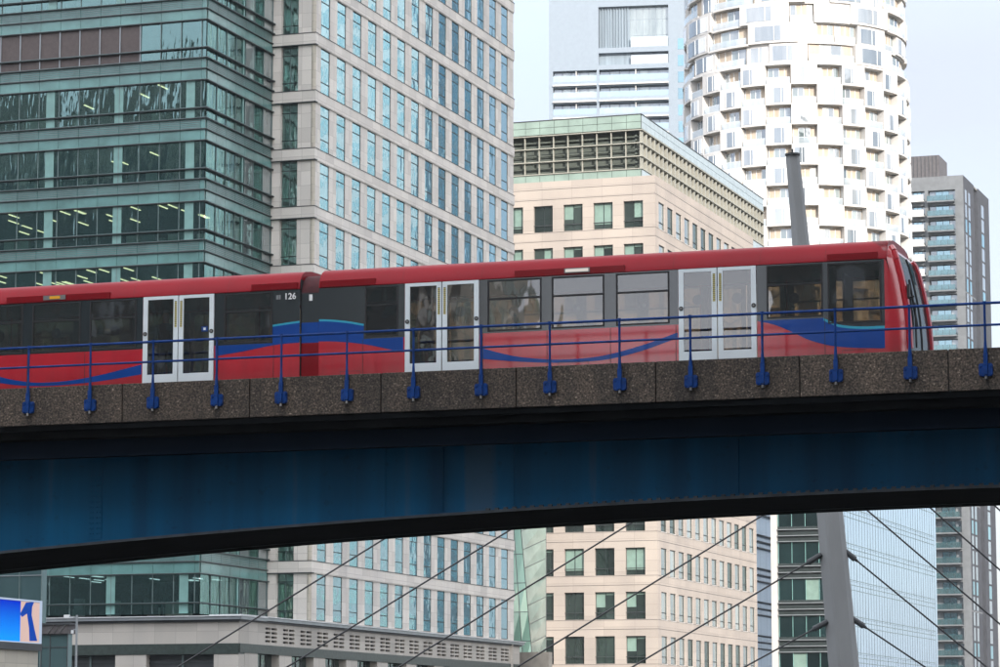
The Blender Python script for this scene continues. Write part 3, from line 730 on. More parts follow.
for j in range(9):
    y = 187.2 + 6.24 * j + (0 if j else .3); mb = MB(); mb.box(XP - 1.2, XP + .02, y, y + 2.2, 0, 7.545, 'stone_podium'); mb.build('podium_pillar', so)
for j in range(8):
    y = 189.4 + 6.24 * j; mb = MB(); mb.box(XP - 1.3, XP - .55, y, y + 4.0, 0, 7.54, 'glass_dark')
    for q in range(4): mb.box(XP - .548, XP - .5, y + q, y + q + .06, 0, 7.5, 'dark_metal')
    mb.build('shop_window', so)

# ================================================================== TEAL GLASS OFFICE
XG, YG = -85.05, 186.57; XGl = -128.0
go = empty('glass_office', (XG, YG, 0), 'teal glass office block with dark horizontal fins at far left', 'building')
z0_ = lambda k: 14.42 + 4.25 * k
KG = list(range(0, 12))
for k in KG:
    zt = z0_(k); zwin0 = z0_(k - 1); zwin1 = zt - 1.55
    # spandrel panels
    mb = MB(); dz = 0
    n = 28
    for j in range(n):
        a = XG - .35 - 1.555 * (j + 1); b = a + 1.555
        mb.box(a + .012, b - .012, YG + .02, YG + .10, zt - 1.52, zt - .78, 'teal_panel', 'k')
        mb.box(a + .012, b - .012, YG + .02, YG + .10, zt - .72, zt - .03, 'teal_panel', 'k')
        for q in range(5):
            z = zt - .66 + q * .125; mb.box(a + .03, b - .03, YG - .01, YG + .018, z, z + .045, 'fin')
    mb.box(XG - .34, XG - .03, YG + .02, YG + .10, zt - 1.52, zt - .03, 'teal_panel', 'k')
    for j in range(7):
        a = YG + .3 + 1.62 * j; b = min(a + 1.62, YA)
        mb.box(XG - .10, XG - .02, a + .012, b - .012, zt - 1.52, zt - .78, 'teal_panel', 'l'); mb.box(XG - .10, XG - .02, a + .012, b - .012, zt - .72, zt - .03, 'teal_panel', 'l')
        for q in range(5):
            z = zt - .66 + q * .125; mb.box(XG - .018, XG + .01, a + .03, b - .03, z, z + .045, 'fin')
    mb.build('spandrel', go)
    # ledges
    for z, dpt, m in ((zt, .16, 'fin_dark'), (zt - .75, .10, 'fin_dark'), (zt - 1.55, .14, 'fin_dark'), (zwin0 + .72, .20, 'fin_dark')):
        mb = MB(); mb.prism([(XGl, YG - dpt, z - .03), (XG + dpt, YG - dpt, z - .03), (XG + dpt, YA, z - .03), (XG - .05, YA, z - .03), (XG - .05, YG + .05, z - .03), (XGl, YG + .05, z - .03)], (0, 0, .055), m)
        mb.prism([(XGl, YG - dpt - .02, z + .027), (XG + dpt + .02, YG - dpt - .02, z + .027), (XG + dpt + .02, YA, z + .027), (XG + dpt - .03, YA, z + .027), (XG + dpt - .03, YG - dpt + .03, z + .027), (XGl, YG - dpt + .03, z + .027)], (0, 0, .03), 'fin')
        mb.build('ledge', go)
    if k == 11: continue
    # glazing front
    up = k > 5
    mb = MB(); j = 0
    lv = 48 < zwin1 < 52
    for j in range(n):
        a = XG - .35 - 1.555 * (j + 1); b = a + 1.555
        if lv and a < -91.6:
            mb.box(a + .02, b - .02, YG + .04, YG + .08, zwin0 + .03, zwin1 - .03, 'louvre_brown')
        else:
            tilt = random.uniform(-.012, .012); t2 = random.uniform(-.012, .012)
            mb.poly([(a, YG + .06 + tilt, zwin0), (b, YG + .06 + t2, zwin0), (b, YG + .06 - tilt, zwin1), (a, YG + .06 - t2, zwin1)], 'glass_teal')
        mb.box(b - (.05 if lv and a < -91.6 else .025), b + .025, YG - (.03 if lv else 0), YG + .05, zwin0 + .03, zwin1 - .03, 'fin' if not (lv and a < -91.6) else 'lead_grey')
    mb.poly([(XG - .35, YG + .05, zwin0), (XG - .03, YG + .05, zwin0), (XG - .03, YG + .05, zwin1), (XG - .35, YG + .05, zwin1)], 'glass_teal')
    mb.build('window_band', go)
    mb = MB()
    for j in range(7):
        a = YG + .3 + 1.62 * j; b = min(a + 1.62, YA)
        tilt = random.uniform(-.01, .01)
        mb.poly([(XG - .06, a, zwin0), (XG - .06 + tilt, b, zwin0), (XG - .06, b, zwin1), (XG - .06 - tilt, a, zwin1)], 'glass_pale' if j in (4, 6) else 'glass_teal')
        mb.box(XG - .05, XG, b - .025, b + .02, zwin0 + .03, zwin1 - .03, 'fin')
    mb.box(XG - .045, XG + .02, YG + 6.3, YG + 6.5, zwin0 + .03, zwin1 - .03, 'teal_column')
    mb.build('window_band', go)
    # rooms
    mb = MB(); mb.box(XGl, XG - .12, YG + .14, YG + 11.5, zt - 1.50, zt - .1, 'room_ceiling', 'k'); mb.box(XGl, XG - 2.5, YG + 9.5, YG + 9.8, zwin0, zwin1, 'room_dark')
    mb.build('floor_slab', go)
    for xc in () if lv else (-91.65, -96.95, -102.2, -107.4, -86.2):
        mb = MB(); mb.box(xc - .33, xc + .33, YG + .012, YG + .04, zwin0 + .03, zwin1 - .03, 'teal_column', 'k'); mb.build('column', go)
    nl = 19 if k in (5, 6, 0) else (3 if k < 9 else 0)
    for q in range(nl):
        xx = random.uniform(-103, -87); yy_ = YG + 1.2 + 2.2 * random.randint(0, 3)
        mb = MB(); mb.box(xx - .05, xx + .05, yy_ - .75, yy_ + .75, zt - 1.58, zt - 1.53, 'lamp_white' if k == 0 else 'lamp_warm'); mb.build('ceiling_light', go)
    mb = MB()
    for q in range(22):
        xx = random.uniform(-104, -86); yy_ = YG + random.uniform(.8, 3.5); h = random.uniform(.5, 1.25)
        mb.box(xx - random.uniform(.2, .7), xx + .3, yy_, yy_ + .4, zwin0 + .0, zwin0 + h, random.choice(['interior_grey', 'interior_pale', 'room_dark', 'dark_metal']))
    mb.build('desk', go)['kind'] = 'stuff'
mb = MB(); mb.poly([(XGl, YG + .1, 0), (XGl, YG + 14, 0), (XGl, YG + 14, z0_(11)), (XGl, YG + .1, z0_(11))], 'teal_panel'); mb.box(XGl, XG - .1, YG + .2, YA + 3, z0_(11) - .2, z0_(11) - .04, 'concrete'); mb.build('roof', go)
# podium front
mb = MB(); mb.wall('y', YG, XGl, XP - .003, 8.16, 9.60, [], .1, 'stone_podium'); mb.build('podium_wall', go)
mb = MB(); mb.box(XGl, XP - .003, YG - .06, YG + 1, 7.45, 8.155, 'green_stone'); mb.build('podium_frieze', go)
mb = MB(); mb.box(XGl, XP + .30, YG - .40, YG + 4, 9.75, 9.96, 'lead_grey'); mb.box(XGl, XP + .40, YG - .5, YG + 4, 9.962, 10.01, 'white_metal'); mb.box(XGl, XP + .1, YG - .18, YG + 1, 9.605, 9.748, 'dark_metal'); mb.build('podium_cornice', go)  # highlight line again painted as a pale strip on top
for a, b in ((-83.9, XP - .003), (-91.2, -88.9), (-97.5, -95.4), (-104, -102)):
    mb = MB(); mb.box(a, b, YG - .01, YG + 1.2, 0, 7.445, 'stone_podium'); mb.build('podium_pillar', go)
for a, b in ((-88.9, -83.9), (-95.4, -91.2), (-102, -97.5)):
    mb = MB(); mb.box(a, b, YG + .6, YG + .9, 0, 7.44, 'dark_metal')
    for q in range(24): mb.box(a, b, YG + .52, YG + .598, q * .31, q * .31 + .12, 'fin_dark')
    mb.box((a + b) / 2 - .06, (a + b) / 2 + .06, YG + .45, YG + .518, 0, 7.44, 'fin'); mb.build('shutter', go)

# ================================================================== PINK STONE OFFICE
XB, YB = -75.19, 264.91; YBe = 302.1
po = empty('pink_stone_office', (XB, YB, 0), 'pink sandstone office block with a gridded glass attic and square windows', 'building')
NB = 9
wz0 = lambda k: 16.69 + 4.015 * k - 4.015 * 3
holes = []; items = []
for k in range(NB + 3):
    z = wz0(k)
    for j in range(7):
        x = -78.24 - 2.925 * j; holes.append((x, x + 1.88, z, z + 2.5)); items.append((T(x - XB, 0, z), random.choice([0, 0, 1, 2, 3]) if k < 8 else random.choice([0, 1, 1, 2, 3, 3])))
mb = MB(); mb.wall('y', YB, -102, XB, 0, 53.6, holes, .42, 'stone_pink')
hr = []; ir = []
for k in range(NB + 3):
    z = wz0(k)
    for j in range(12):
        y = YB + 1.17 + 3.0 * j; hr.append((y, y + 1.95, z, z + 2.5)); ir.append((T(0, y - YB, z), random.choice([0, 1, 1])))
mb.wall('x', XB, YB, YBe, 0, 53.6, hr, .16, 'stone_pink')
mb.box(-102, XB - .8, YB + .9, YBe, 53.2, 53.59, 'concrete'); mb.poly([(XB, YBe, 0), (-102, YBe, 0), (-102, YBe, 53.6), (XB, YBe, 53.6)], 'stone_pink'); mb.poly([(-102, YBe, 0), (-102, YB, 0), (-102, YB, 53.6), (-102, YBe, 53.6)], 'stone_pink')
mb.build('wall', po)
mb = MB()
for k in range(NB + 3):
    for dz in (-.04, -.88):
        z = wz0(k) + dz; mb.box(-102, XB + .015, YB - .015, YB + .0, z - .03, z, 'dark_metal'); mb.box(XB, XB + .015, YB, YBe, z - .03, z, 'dark_metal')
for z in (52.86, 51.9):
    mb.box(-102, XB + .015, YB - .015, YB, z - .03, z, 'dark_metal'); mb.box(XB, XB + .015, YB, YBe, z - .03, z, 'dark_metal')
mb.build('stone_groove', po)
def bwin(kind):
    mb = MB(); w, h, d = 1.88, 2.5, .36
    pn_ = MB(); mb.sub = [('pane', pn_)]
    def pane(x0, x1, z0, z1, m): pn_.poly([(x0, d, z0), (x1, d, z0), (x1, d, z1), (x0, d, z1)], m)
    mid = w / 2
    bl = {0: (0, 0), 1: (h * .55, h * .1), 2: (0, h * .6), 3: (h * .8, h * .8)}[kind]
    for (x0, x1), q in (((.03, mid), bl[0]), ((mid, w - .03), bl[1])):
        pane(x0, x1, .03, h - q, 'glass_dark')
        if q: pane(x0, x1, h - q, h, 'blind_green')
    for a in (0, mid - .02, w - .04): mb.box(a, a + .04, d - .06, d - .005, 0, h, 'fin_dark')
    for z in (0, .62, h - .05): mb.box(.04, w - .04, d - .05, d - .005, z, z + .05, 'fin_dark')
    mb.box(0, w, .02, .06, .60, .65, 'dark_metal')
    return mb
place(po, 'window', [bwin(i) for i in range(4)], items, vis=(.9, 0, 1.2))
def bside(kind):
    mb = MB(); w, h, d = 1.95, 2.5, -.13
    pn_ = MB(); pn_.poly([(d, .03, .03), (d, w - .03, .03), (d, w - .03, h), (d, .03, h)], 'glass_pale' if kind else 'glass_dark'); mb.sub = [('pane', pn_)]
    for a in (0, w - .05): mb.box(d, d + .05, a, a + .05, 0, h, 'fin_dark')
    for z in (0, .6, h - .06): mb.box(d, d + .06, .05, w - .05, z, z + .06, 'fin_dark')
    mb.box(-.08, .03, 0, w, -.06, -.002, 'white_paint')
    return mb
place(po, 'side_window', [bside(0), bside(1)], ir, vis=(0, 1, 1.2))
# attic
YT, XT, YTe = 266.5, -76.95, 313.7
mb = MB(); mb.box(-102, XT - .9, YT + .9, YTe - .5, 53.6, 59.6, 'attic_back', 'b'); mb.build('attic_wall', po)
for nm, za, zb_, zs in (('attic_base_glass', 53.62, 54.55, 1), ('attic_top_glass', 58.42, 59.74, 2)):
    mb = MB(); st = (zb_ - za) / zs
    for q in range(zs):
        x = XT
        while x > -101: mb.box(x - 1.40, x - .02, YT - .06, YT + .1, za + q * st + .02, za + (q + 1) * st - .02, 'pale_green_glass'); x -= 1.42
        y = YT + .12
        while y < YTe: mb.box(XT - .12, XT + .06, y + .02, min(y + 1.42, YTe) - .02, za + q * st + .02, za + (q + 1) * st - .02, 'side_glass'); y += 1.42
    mb.box(-101, XT + .0, YT + .0, YT + .3, za, zb_, 'dark_metal'); mb.box(XT - .4, XT - .13, YT, YTe, za, zb_, 'dark_metal'); mb.build(nm, po)
mb = MB(); mb.box(-101.5, XT + .1, YT - .1, YTe + .1, 59.742, 59.82, 'dark_metal'); mb.build('attic_roof', po)
mb = MB(); x = XT - .06
while x > -101: mb.box(x - .07, x + .0, YT - .02, YT + .25, 54.6, 58.38, 'attic_bar'); x -= 1.42
mb.build('attic_post', po)['kind'] = 'stuff'
mb = MB(); y = YT + .3
while y < YTe: mb.box(XT - .3, XT + .02, y, y + .30, 54.6, 58.38, 'attic_bar'); y += 1.42
mb.build('attic_side_post', po)['kind'] = 'stuff'
for z in (54.57, 55.75, 57.02, 58.26):
    mb = MB(); mb.box(-101, XT + .14, YT - .16, YT + .2, z, z + .09, 'attic_bar'); mb.box(XT - .2, XT + .14, YT + .2, YTe, z, z + .09, 'attic_bar'); mb.build('attic_rail', po)
mb = MB()
for (z) in (54.8, 55.2, 56.0, 56.4, 57.3, 57.7): mb.box(-101, XT - .3, YT + .45, YT + .6, z, z + .14, 'attic_back'); mb.box(XT - .6, XT - .45, YT, YTe, z, z + .14, 'attic_back')
mb.build('attic_louvre', po)

# ================================================================== GREEN GLASS ATRIUM between the stone blocks
ga = empty('green_glass_atrium', (-81.5, 250, 0), 'pale green faceted glass link squeezed between the grey and pink stone blocks', 'building')
def facet(name, pts, nu, nv, m, bar):
    mb = MB(); P = [Vector(p) for p in pts]
    f = lambda u, v: P[0].lerp(P[1], u).lerp(P[3].lerp(P[2], u), v)
    for i in range(nu):
        for j in range(nv): mb.poly([f(i / nu, j / nv), f((i + 1) / nu, j / nv), f((i + 1) / nu, (j + 1) / nv), f(i / nu, (j + 1) / nv)], m)
    for i in range(nu + 1): mb.tube(f(i / nu, 0), f(i / nu, 1), .035, bar, 5)
    for j in range(nv + 1): mb.tube(f(0, j / nv), f(1, j / nv), .03, bar, 5)
    return mb.build(name, ga)
s0, s1 = onY(536, 700, 250.5), onY(513, 440, 253.5)
l0, l1 = onY(505, 700, 250), onY(497, 440, 250.5)
r0, r1 = onY(546, 694, 257), onY(546, 425, 258)
facet('glass_facet', [l0, s0, s1, l1], 3, 9, 'glass_green', 'dark_metal')
facet('glass_facet', [s0, r0, r1, s1], 1, 14, 'pale_green_glass', 'dark_metal')
mb = MB(); q = onY(546, 655, 249); mb.box(q.x - 2.4, q.x + .4, 248.5, 249.5, 0, onY(540, 652, 248.5).z, 'concrete'); mb.build('plinth', ga)

# ================================================================== TEAL OFFICE BEHIND THE MAST
XT2, YT2 = -71.67, 322.1
to = empty('blue_glass_office', (XT2, YT2, 0), 'glass office with teal front floors coloured dark for shade and pale blue side, behind the leaning mast', 'building')
ZT2 = 38
mb = MB(); mb.box(-78.3, XT2 - .1, YT2 + .1, 382, 0, ZT2, 'white_metal'); mb.build('core', to)
for k in range(10):
    z = .9 + 4.0 * k
    mb = MB()
    for j in range(4):
        a = -77.7 + 1.5 * j; mb.poly([(a, YT2, z), (a + 1.5, YT2, z), (a + 1.5, YT2, z + 2.3), (a, YT2, z + 2.3)], ('blind_green' if (j * 5 + k * 3) % 11 == 0 else 'glass_shaded') if j else 'glass_shaded')
        mb.box(a - .03, a + .03, YT2 - .08, YT2 - .005, z, z + 2.3, 'teal_column')
    mb.build('window_band', to)
    mb = MB(); mb.box(-77.75, XT2 - .05, YT2 - .02, YT2 + .08, z + 2.302, z + 3.998, 'fin_dark'); mb.build('spandrel', to)  # dark spandrel colour stands in for shade on this front
    mb = MB()
    for dz in (2.32, 2.95, 3.62): mb.box(-77.8, XT2 - .3, YT2 - .35, YT2 - .022, z + dz, z + dz + .09, 'lead_grey')
    mb.build('sun_shade', to)
    mb = MB(); j = 0; y = YT2 + .2
    while y < 381:
        t_ = random.uniform(-.01, .01); mb.poly([(XT2 + t_, y + .02, z - 1.6), (XT2 - t_, y + 1.48, z - 1.6), (XT2 + t_, y + 1.48, z + 2.38), (XT2 - t_, y + .02, z + 2.38)], 'glass_sky'); y += 1.5
    mb.build('side_glazing', to)
    mb = MB()
    for dz in (-.55, .0, .55): mb.box(XT2 - .04, XT2 + .03, YT2 + .2, 381, z + 2.0 + dz, z + 2.06 + dz, 'fin')
    mb.build('side_transom', to)
mb = MB(); mb.box(-78.5, -77.82, YT2 - .3, YT2 + .5, 0, ZT2, 'white_paint'); mb.build('corner_post', to)
mb = MB(); y = YT2 + .2
while y < 381:
    mb.box(XT2 - .04, XT2 + .02, y - .012, y + .012, 0, ZT2, 'fin_dark'); y += 1.5
mb.build('side_mullion', to)
mb = MB(); mb.box(-78.4, XT2 + .05, YT2, 382, ZT2 + .002, ZT2 + .3, 'concrete'); mb.build('roof', to)

# striped blue building
XS = -85.5; ya = onX(756, 560, XS).y; yb = onX(777, 560, XS).y
sb = empty('striped_glass_building', (XS, ya, 0), 'narrow blue glass building with dark louvre fins, right of the pink stone office', 'building')
mb = MB(); mb.box(XS - 12, XS - .08, ya - 1, yb + 4, 0, 38, 'room_dark'); mb.build('core', sb)
mb = MB(); y = ya - 1
while y < yb + 4: mb.poly([(XS, y, 0), (XS, y + 2.95, 0), (XS, y + 2.95, 38), (XS, y, 38)], 'glass_stripe'); y += 3
mb.build('glazing', sb)
for k in range(11):
    for dz in (0, .75, 1.5):
        z = .6 + 3.9 * k + dz; mb = MB(); mb.box(XS + .004, XS + .55, ya - 1, yb + 4, z, z + .09, 'dark_metal'); mb.build('louvre_fin', sb)

# ================================================================== ROUND WHITE TOWER
RC = atD(797, 200, 480); RC.z = 0
rt = empty('round_tower', RC, 'round white apartment tower with staggered balconies and bay windows', 'building')
n = 28; da = 2 * math.pi / n; R0, R1 = 17.0, 18.25; FH = 3.2; NL = 31
def pc(r, a, z): return (r * math.sin(a), -r * math.cos(a), z)     # a = 0 faces the camera side (-y)
def ring(mb, r0, r1, z0, z1, m, seg=84):
    for i in range(seg):
        a, b = 2 * math.pi * i / seg, 2 * math.pi * (i + 1) / seg
        mb.poly([pc(r1, a, z0), pc(r1, b, z0), pc(r1, b, z1), pc(r1, a, z1)], m); mb.poly([pc(r0, a, z1), pc(r1, a, z1), pc(r1, b, z1), pc(r0, b, z1)], m); mb.poly([pc(r0, a, z0), pc(r0, b, z0), pc(r1, b, z0), pc(r1, a, z0)], m)
mb = MB()
for i in range(n * 2):
    a = i * da / 2; b = a + da / 2; mb.poly([pc(R0 - .1, a, 0), pc(R0 - .1, b, 0), pc(R0 - .1, b, 160), pc(R0 - .1, a, 160)], 'curtain' if i % 2 else 'white_soffit')
mb.build('core_wall', rt, local=True)
def sector(mb, r0, r1, a, b, z0, z1, m, sof, k=3):
    for i in range(k):
        p, q = a + (b - a) * i / k, a + (b - a) * (i + 1) / k
        mb.poly([pc(r1, p, z0), pc(r1, q, z0), pc(r1, q, z1), pc(r1, p, z1)], m)
        mb.poly([pc(r0, p, z1), pc(r1, p, z1), pc(r1, q, z1), pc(r0, q, z1)], m); mb.poly([pc(r0, p, z0), pc(r0, q, z0), pc(r1, q, z0), pc(r1, p, z0)], sof)
    mb.poly([pc(r0, a, z0), pc(r1, a, z0), pc(r1, a, z1), pc(r0, a, z1)], m); mb.poly([pc(r1, b, z0), pc(r0, b, z0), pc(r0, b, z1), pc(r1, b, z1)], m)
def bay(flip, wide=1.0, rr=R1, wf=.6):
    mb = MB(); A = da * wide; sector(mb, R0 - .15, rr, -A / 2, A / 2, 0, FH - .04, 'white_paint', 'white_soffit')
    lo, hi = (-.42, -.42 + wf) if flip else (.42 - wf, .42)
    k = 3; wb = MB(); mb.sub = [('window', wb)]
    for i in range(k):
        p, q = A * (lo + (hi - lo) * i / k), A * (lo + (hi - lo) * (i + 1) / k)
        wb.poly([pc(rr + .03, p, .35), pc(rr + .03, q, .35), pc(rr + .03, q, FH - .5), pc(rr + .03, p, FH - .5)], 'glass_tower' if i < 2 else 'frosted')
    for t in (lo, (lo + hi) / 2, hi): wb.tube(pc(rr + .05, A * t, .35), pc(rr + .05, A * t, FH - .5), .05, 'white_metal', 4)
    return mb
def recess(var, wide=1.0, rr=R1):
    mb = MB(); A = da * wide; e = .485
    sector(mb, R0 - .15, rr - .1, -A * .5, A * .5, -.18, .12, 'white_paint', 'white_soffit')
    k = 4; bl_ = MB(); mb.sub = [('balustrade', bl_)]
    for i in range(k):
        p, q = A * (-.46 + .92 * i / k), A * (-.46 + .92 * (i + 1) / k)
        mb.poly([pc(R0 + .02, p, .14), pc(R0 + .02, q, .14), pc(R0 + .02, q, FH - .35), pc(R0 + .02, p, FH - .35)], ['glass_tower', 'curtain', 'curtain', 'glass_pale'][(i + var) % 4])
        mb.tube(pc(R0 + .06, p, .14), pc(R0 + .06, p, FH - .35), .05, 'white_metal', 4)
        bl_.poly([pc(rr - .16, p, .125), pc(rr - .16, q, .125), pc(rr - .16, q, 1.15), pc(rr - .16, p, 1.15)], 'balustrade')
    bl_.tube(pc(rr - .16, -A * .46, 1.17), pc(rr - .16, A * .46, 1.17), .03, 'white_metal', 5)
    return mb
bays, recs = [], []
aface = math.atan2(-RC.x * -1, 0) if False else 0
adir = math.atan2(RC.x, RC.y)     # direction from camera
c0 = math.atan2(-RC.x, RC.y)      # pc angle that faces the camera
for k in range(NL + 1):
    for i in range(n):
        a = (i + .35) * da
        d = (a - c0 + math.pi) % (2 * math.pi) - math.pi
        mt = RZ(a) @ T(0, 0, 0); mt = T(0, 0, 4.2 + FH * k) @ RZ(a)
        if (i + k) % 2 == 0: bays.append((mt, random.choice([0, 1])))
        else: recs.append((mt, random.choice([0, 1, 2, 3])))
ZR1 = 4.2 + FH * (NL + 1)
# upper tier, wider irregular balconies
for k in range(13):
    z = ZR1 + FH * k + .4; i = 0; a = k * .37
    while i < n - .01:
        w = random.choice([1.0, 1.5, 2.0, 2.0]); w = min(w, n - i)
        mid = a + (i + w / 2) * da; kind = (int(i * .7) + k) % 2
        mt = T(0, 0, z) @ RZ(mid)
        if kind == 0: bays.append((mt, {1.0: 2, 1.5: 3, 2.0: 4}.get(w, 2)))
        else: recs.append((mt, {1.0: 4, 1.5: 5, 2.0: 6}.get(w, 4)))
        i += w
pb = [bay(0), bay(1), bay(0, 1.0, 17.3, .75), bay(1, 1.5, 17.7, .8), bay(0, 2.0, 18.0, .78)]
prc = [recess(i) for i in range(4)] + [recess(0, 1, 17.4), recess(1, 1.5, 17.8), recess(2, 2.0, 18.1)]
def front_only(items):
    o = []
    for m_, k_ in items:
        w = m_ @ Vector((0, -17, 0)); o.append((m_, k_))
    return o
def place_round(name, protos, items):
    def vis_key(it):
        w = Matrix.Translation(rt.location) @ it[0] @ Vector((0, -17, 1.5)); nrm = (it[0].to_3x3() @ Vector((0, -1, 0)))
        toc = (Vector((0, 0, 0)) - Vector((w.x, w.y, 0))).normalized(); x, y, d = proj(w)
        ok = 675 < x < 915 and -15 < y < 255 and nrm.dot(toc) > .12
        return (0 if ok else 1, -nrm.dot(toc))
    items = sorted(items, key=vis_key); ms = [p.mesh(name) for p in protos]
    subs = [[(n_, q.mesh(n_)) for n_, q in getattr(p, 'sub', [])] for p in protos]
    for mt, k in items[:100]:
        o = bpy.data.objects.new(name, ms[k]); COL.objects.link(o); o.parent = rt; o.matrix_local = mt
        for n_, q in subs[k]: c_ = bpy.data.objects.new(n_, q); COL.objects.link(c_); c_.parent = o
    mb = MB()
    for mt, k in items[100:]:
        mb.add(protos[k], mt)
        for n_, q in getattr(protos[k], 'sub', []): mb.add(q, mt)
    o = mb.build(name, rt, local=True); o['kind'] = 'stuff'
place_round('bay_window', pb, bays); place_round('balcony', prc, recs)
mb = MB()
for k in range(14): ring(mb, R0 - .2, 17.35, ZR1 + FH * k + .25, ZR1 + FH * k + .41, 'white_paint')
mb.build('slab_edge', rt, local=True)
mb = MB(); ring(mb, 10, R1 + .02, ZR1 - .05, ZR1 + .2, 'white_paint'); mb.build('terrace', rt, local=True)

# ================================================================== GREY BRICK TOWER
XE, YE = -107.8, 613.0
et = empty('brick_tower', (XE, YE, 0), 'slim grey and brown brick tower with stacked glass balconies at far right', 'building')
ZE = 117.9
mb = MB(); lz = [112.55 - 3.12 * k for k in range(36)]
h1 = [(-115.2, -109.55, z, z + 2.45) for z in lz]; h2 = [(-119.3, -115.9, z, z + 2.45) for z in lz]
mb.wall('y', YE, -119.6, XE, 0, ZE, h1 + h2, 1.1, 'brick_grey', 'brick_grey')
mb.wall('x', XE, YE, YE + 12.5, 0, ZE, [], 1, 'brick_brown'); mb.wall('x', XE - 1.5, YE + 12.5, YE + 17, 0, ZE, [], 1, 'brown_metal'); mb.wall('x', XE, YE + 17, YE + 31, 0, ZE + .2, [], 1, 'brick_brown')
mb.poly([(XE, YE + 17, 0), (XE - 1.5, YE + 17, 0), (XE - 1.5, YE + 17, ZE), (XE, YE + 17, ZE)], 'brick_brown')
mb.box(-119.6, XE - .1, YE + 1.2, YE + 31, ZE - .4, ZE - .02, 'concrete'); mb.poly([(-119.6, YE + 31, 0), (-119.6, YE, 0), (-119.6, YE, ZE), (-119.6, YE + 31, ZE)], 'brick_brown'); mb.poly([(XE, YE + 31, 0), (-119.6, YE + 31, 0), (-119.6, YE + 31, ZE), (XE, YE + 31, ZE)], 'brick_brown'); mb.build('wall', et)
mb = MB(); mb.box(-119.2, -112.9, YE + .9, YE + 10, ZE + .002, 122.6, 'brown_metal')
for q in range(8): mb.box(-119.1 + q * .8, -119.02 + q * .8, YE + .8, YE + .898, ZE + .1, 122.5, 'dark_metal')
mb.build('penthouse', et)
def ebal(w, white):
    mb = MB(); mb.box(0, w, -1.45, 1.05, -.28, -.002, 'brick_grey' if not white else 'white_paint')
    if white: mb.box(.02, w - .02, -1.44, -1.36, 0, 1.15, 'white_paint')
    else:
        mb.box(.02, w - .02, -1.43, -1.39, 0, 1.1, 'teal_rail_glass')
        for q in range(5): mb.box(.02 + q * (w - .1) / 4, .07 + q * (w - .1) / 4, -1.45, -1.36, 0, 1.12, 'dark_metal')
    np_ = 4
    for q in range(np_): mb.poly([(q * w / np_ + .04, 1.08, .05), ((q + 1) * w / np_ - .04, 1.08, .05), ((q + 1) * w / np_ - .04, 1.08, 2.45), (q * w / np_ + .04, 1.08, 2.45)], ['glass_tower', 'glass_blue', 'glass_blue', 'glass_tower'][q])
    for q in range(np_ + 1): mb.box(q * w / np_ - .03, q * w / np_ + .03, 1.0, 1.07, 0, 2.45, 'dark_metal')
    return mb
items = [(T(-115.2 - XE, 0, z), 0) for z in lz] + [(T(-119.3 - XE, 0, z + .3), 1) for z in lz]
place(et, 'balcony', [ebal(5.65, 0), ebal(3.4, 1)], items)
mb = MB()
for y0, y1 in ((YE + 1.6, YE + 3.4), (YE + 5.5, YE + 7.5), (YE + 21, YE + 24)):
    for k in range(36):
        z = lz[k]; mb.box(XE + .005, XE + .06, y0, y1, z - .1, z + 2.6, 'glass_tower' if (k + int(y0)) % 4 else 'glass_blue')
mb.build('side_window', et)['kind'] = 'stuff'
mb = MB()
for k in (6, 13, 20, 27, 34): mb.box(XE + .005, XE + .03, YE, YE + 12.4, lz[k] - .5, lz[k] - .2, 'brick_grey')
mb.build('string_course', et)

# ================================================================== PALE BALCONY TOWER
PC = atD(549, 60, 585); PC.z = 0
pt = empty('pale_tower', PC, 'pale blue white tower with a grey louvred recess and long balconies, top centre', 'building', rz=R(9.9))
sc = 585 / F
W = lambda px: (px - 549) * sc * 1.0
zP = lambda py: atD(600, py, 585).z
ZPT = zP(-14)
hs = [(W(600), W(671.5), zP(50), zP(9))]
fl = []
zfl = [zP(65.5 + 16.45 * k) for k in range(-1, 26)]
mb = MB()
hs += [(W(600), W(671.5), zP(67), zP(55))]
for k in range(26):
    zt_ = zP(71.5 + 16.45 * k); zb2 = zP(82.5 + 16.45 * k)
    if zb2 < 1: break
    hs.append((W(600.5), W(671.5), zb2, zt_)); fl.append((zb2, zt_)); hs.append((W(553), W(598), zb2, zt_))
mb.wall('y', 0, 0, W(688), 0, ZPT, hs, 1.25, 'pale_clad', 'pale_clad')
mb.poly([(0, 0, 0), (0, 0, ZPT), (0, 26, ZPT), (0, 26, 0)], 'pale_clad'); mb.poly([(W(688), 0, 0), (W(688), 26, 0), (W(688), 26, ZPT), (W(688), 0, ZPT)], 'pale_clad'); mb.poly([(0, 26, 0), (0, 26, ZPT), (W(688), 26, ZPT), (W(688), 26, 0)], 'pale_clad'); mb.box(.05, W(688) - .05, 1.8, 25.9, ZPT - .3, ZPT - .02, 'pale_clad'); mb.build('wall', pt, local=True)
mb = MB(); mb.box(W(600), W(632), .9, 1.2, zP(50), zP(9), 'grey_corr')
for q in range(11): mb.box(W(600.5) + q * .56, W(600.5) + q * .56 + .2, .6, .898, zP(50), zP(9), 'grey_corr')
mb.box(W(600), W(632), .9, 1.2, zP(67), zP(55), 'grey_corr'); mb.build('louvre_screen', pt, local=True)
mb = MB()
for q in range(6):
    a = W(632) + q * (W(671.5) - W(632)) / 6; b = a + (W(671.5) - W(632)) / 6 - .1
    for z0, z1 in ((zP(50), zP(38)), (zP(38) + .1, zP(22)), (zP(22) + .1, zP(9))): mb.poly([(a, 1.15, z0), (b, 1.15, z0), (b, 1.15, z1), (a, 1.15, z1)], 'glass_pale')
mb.box(W(632), W(671.5), 1.18, 1.24, zP(67), zP(9), 'pale_clad'); mb.build('glazing', pt, local=True)
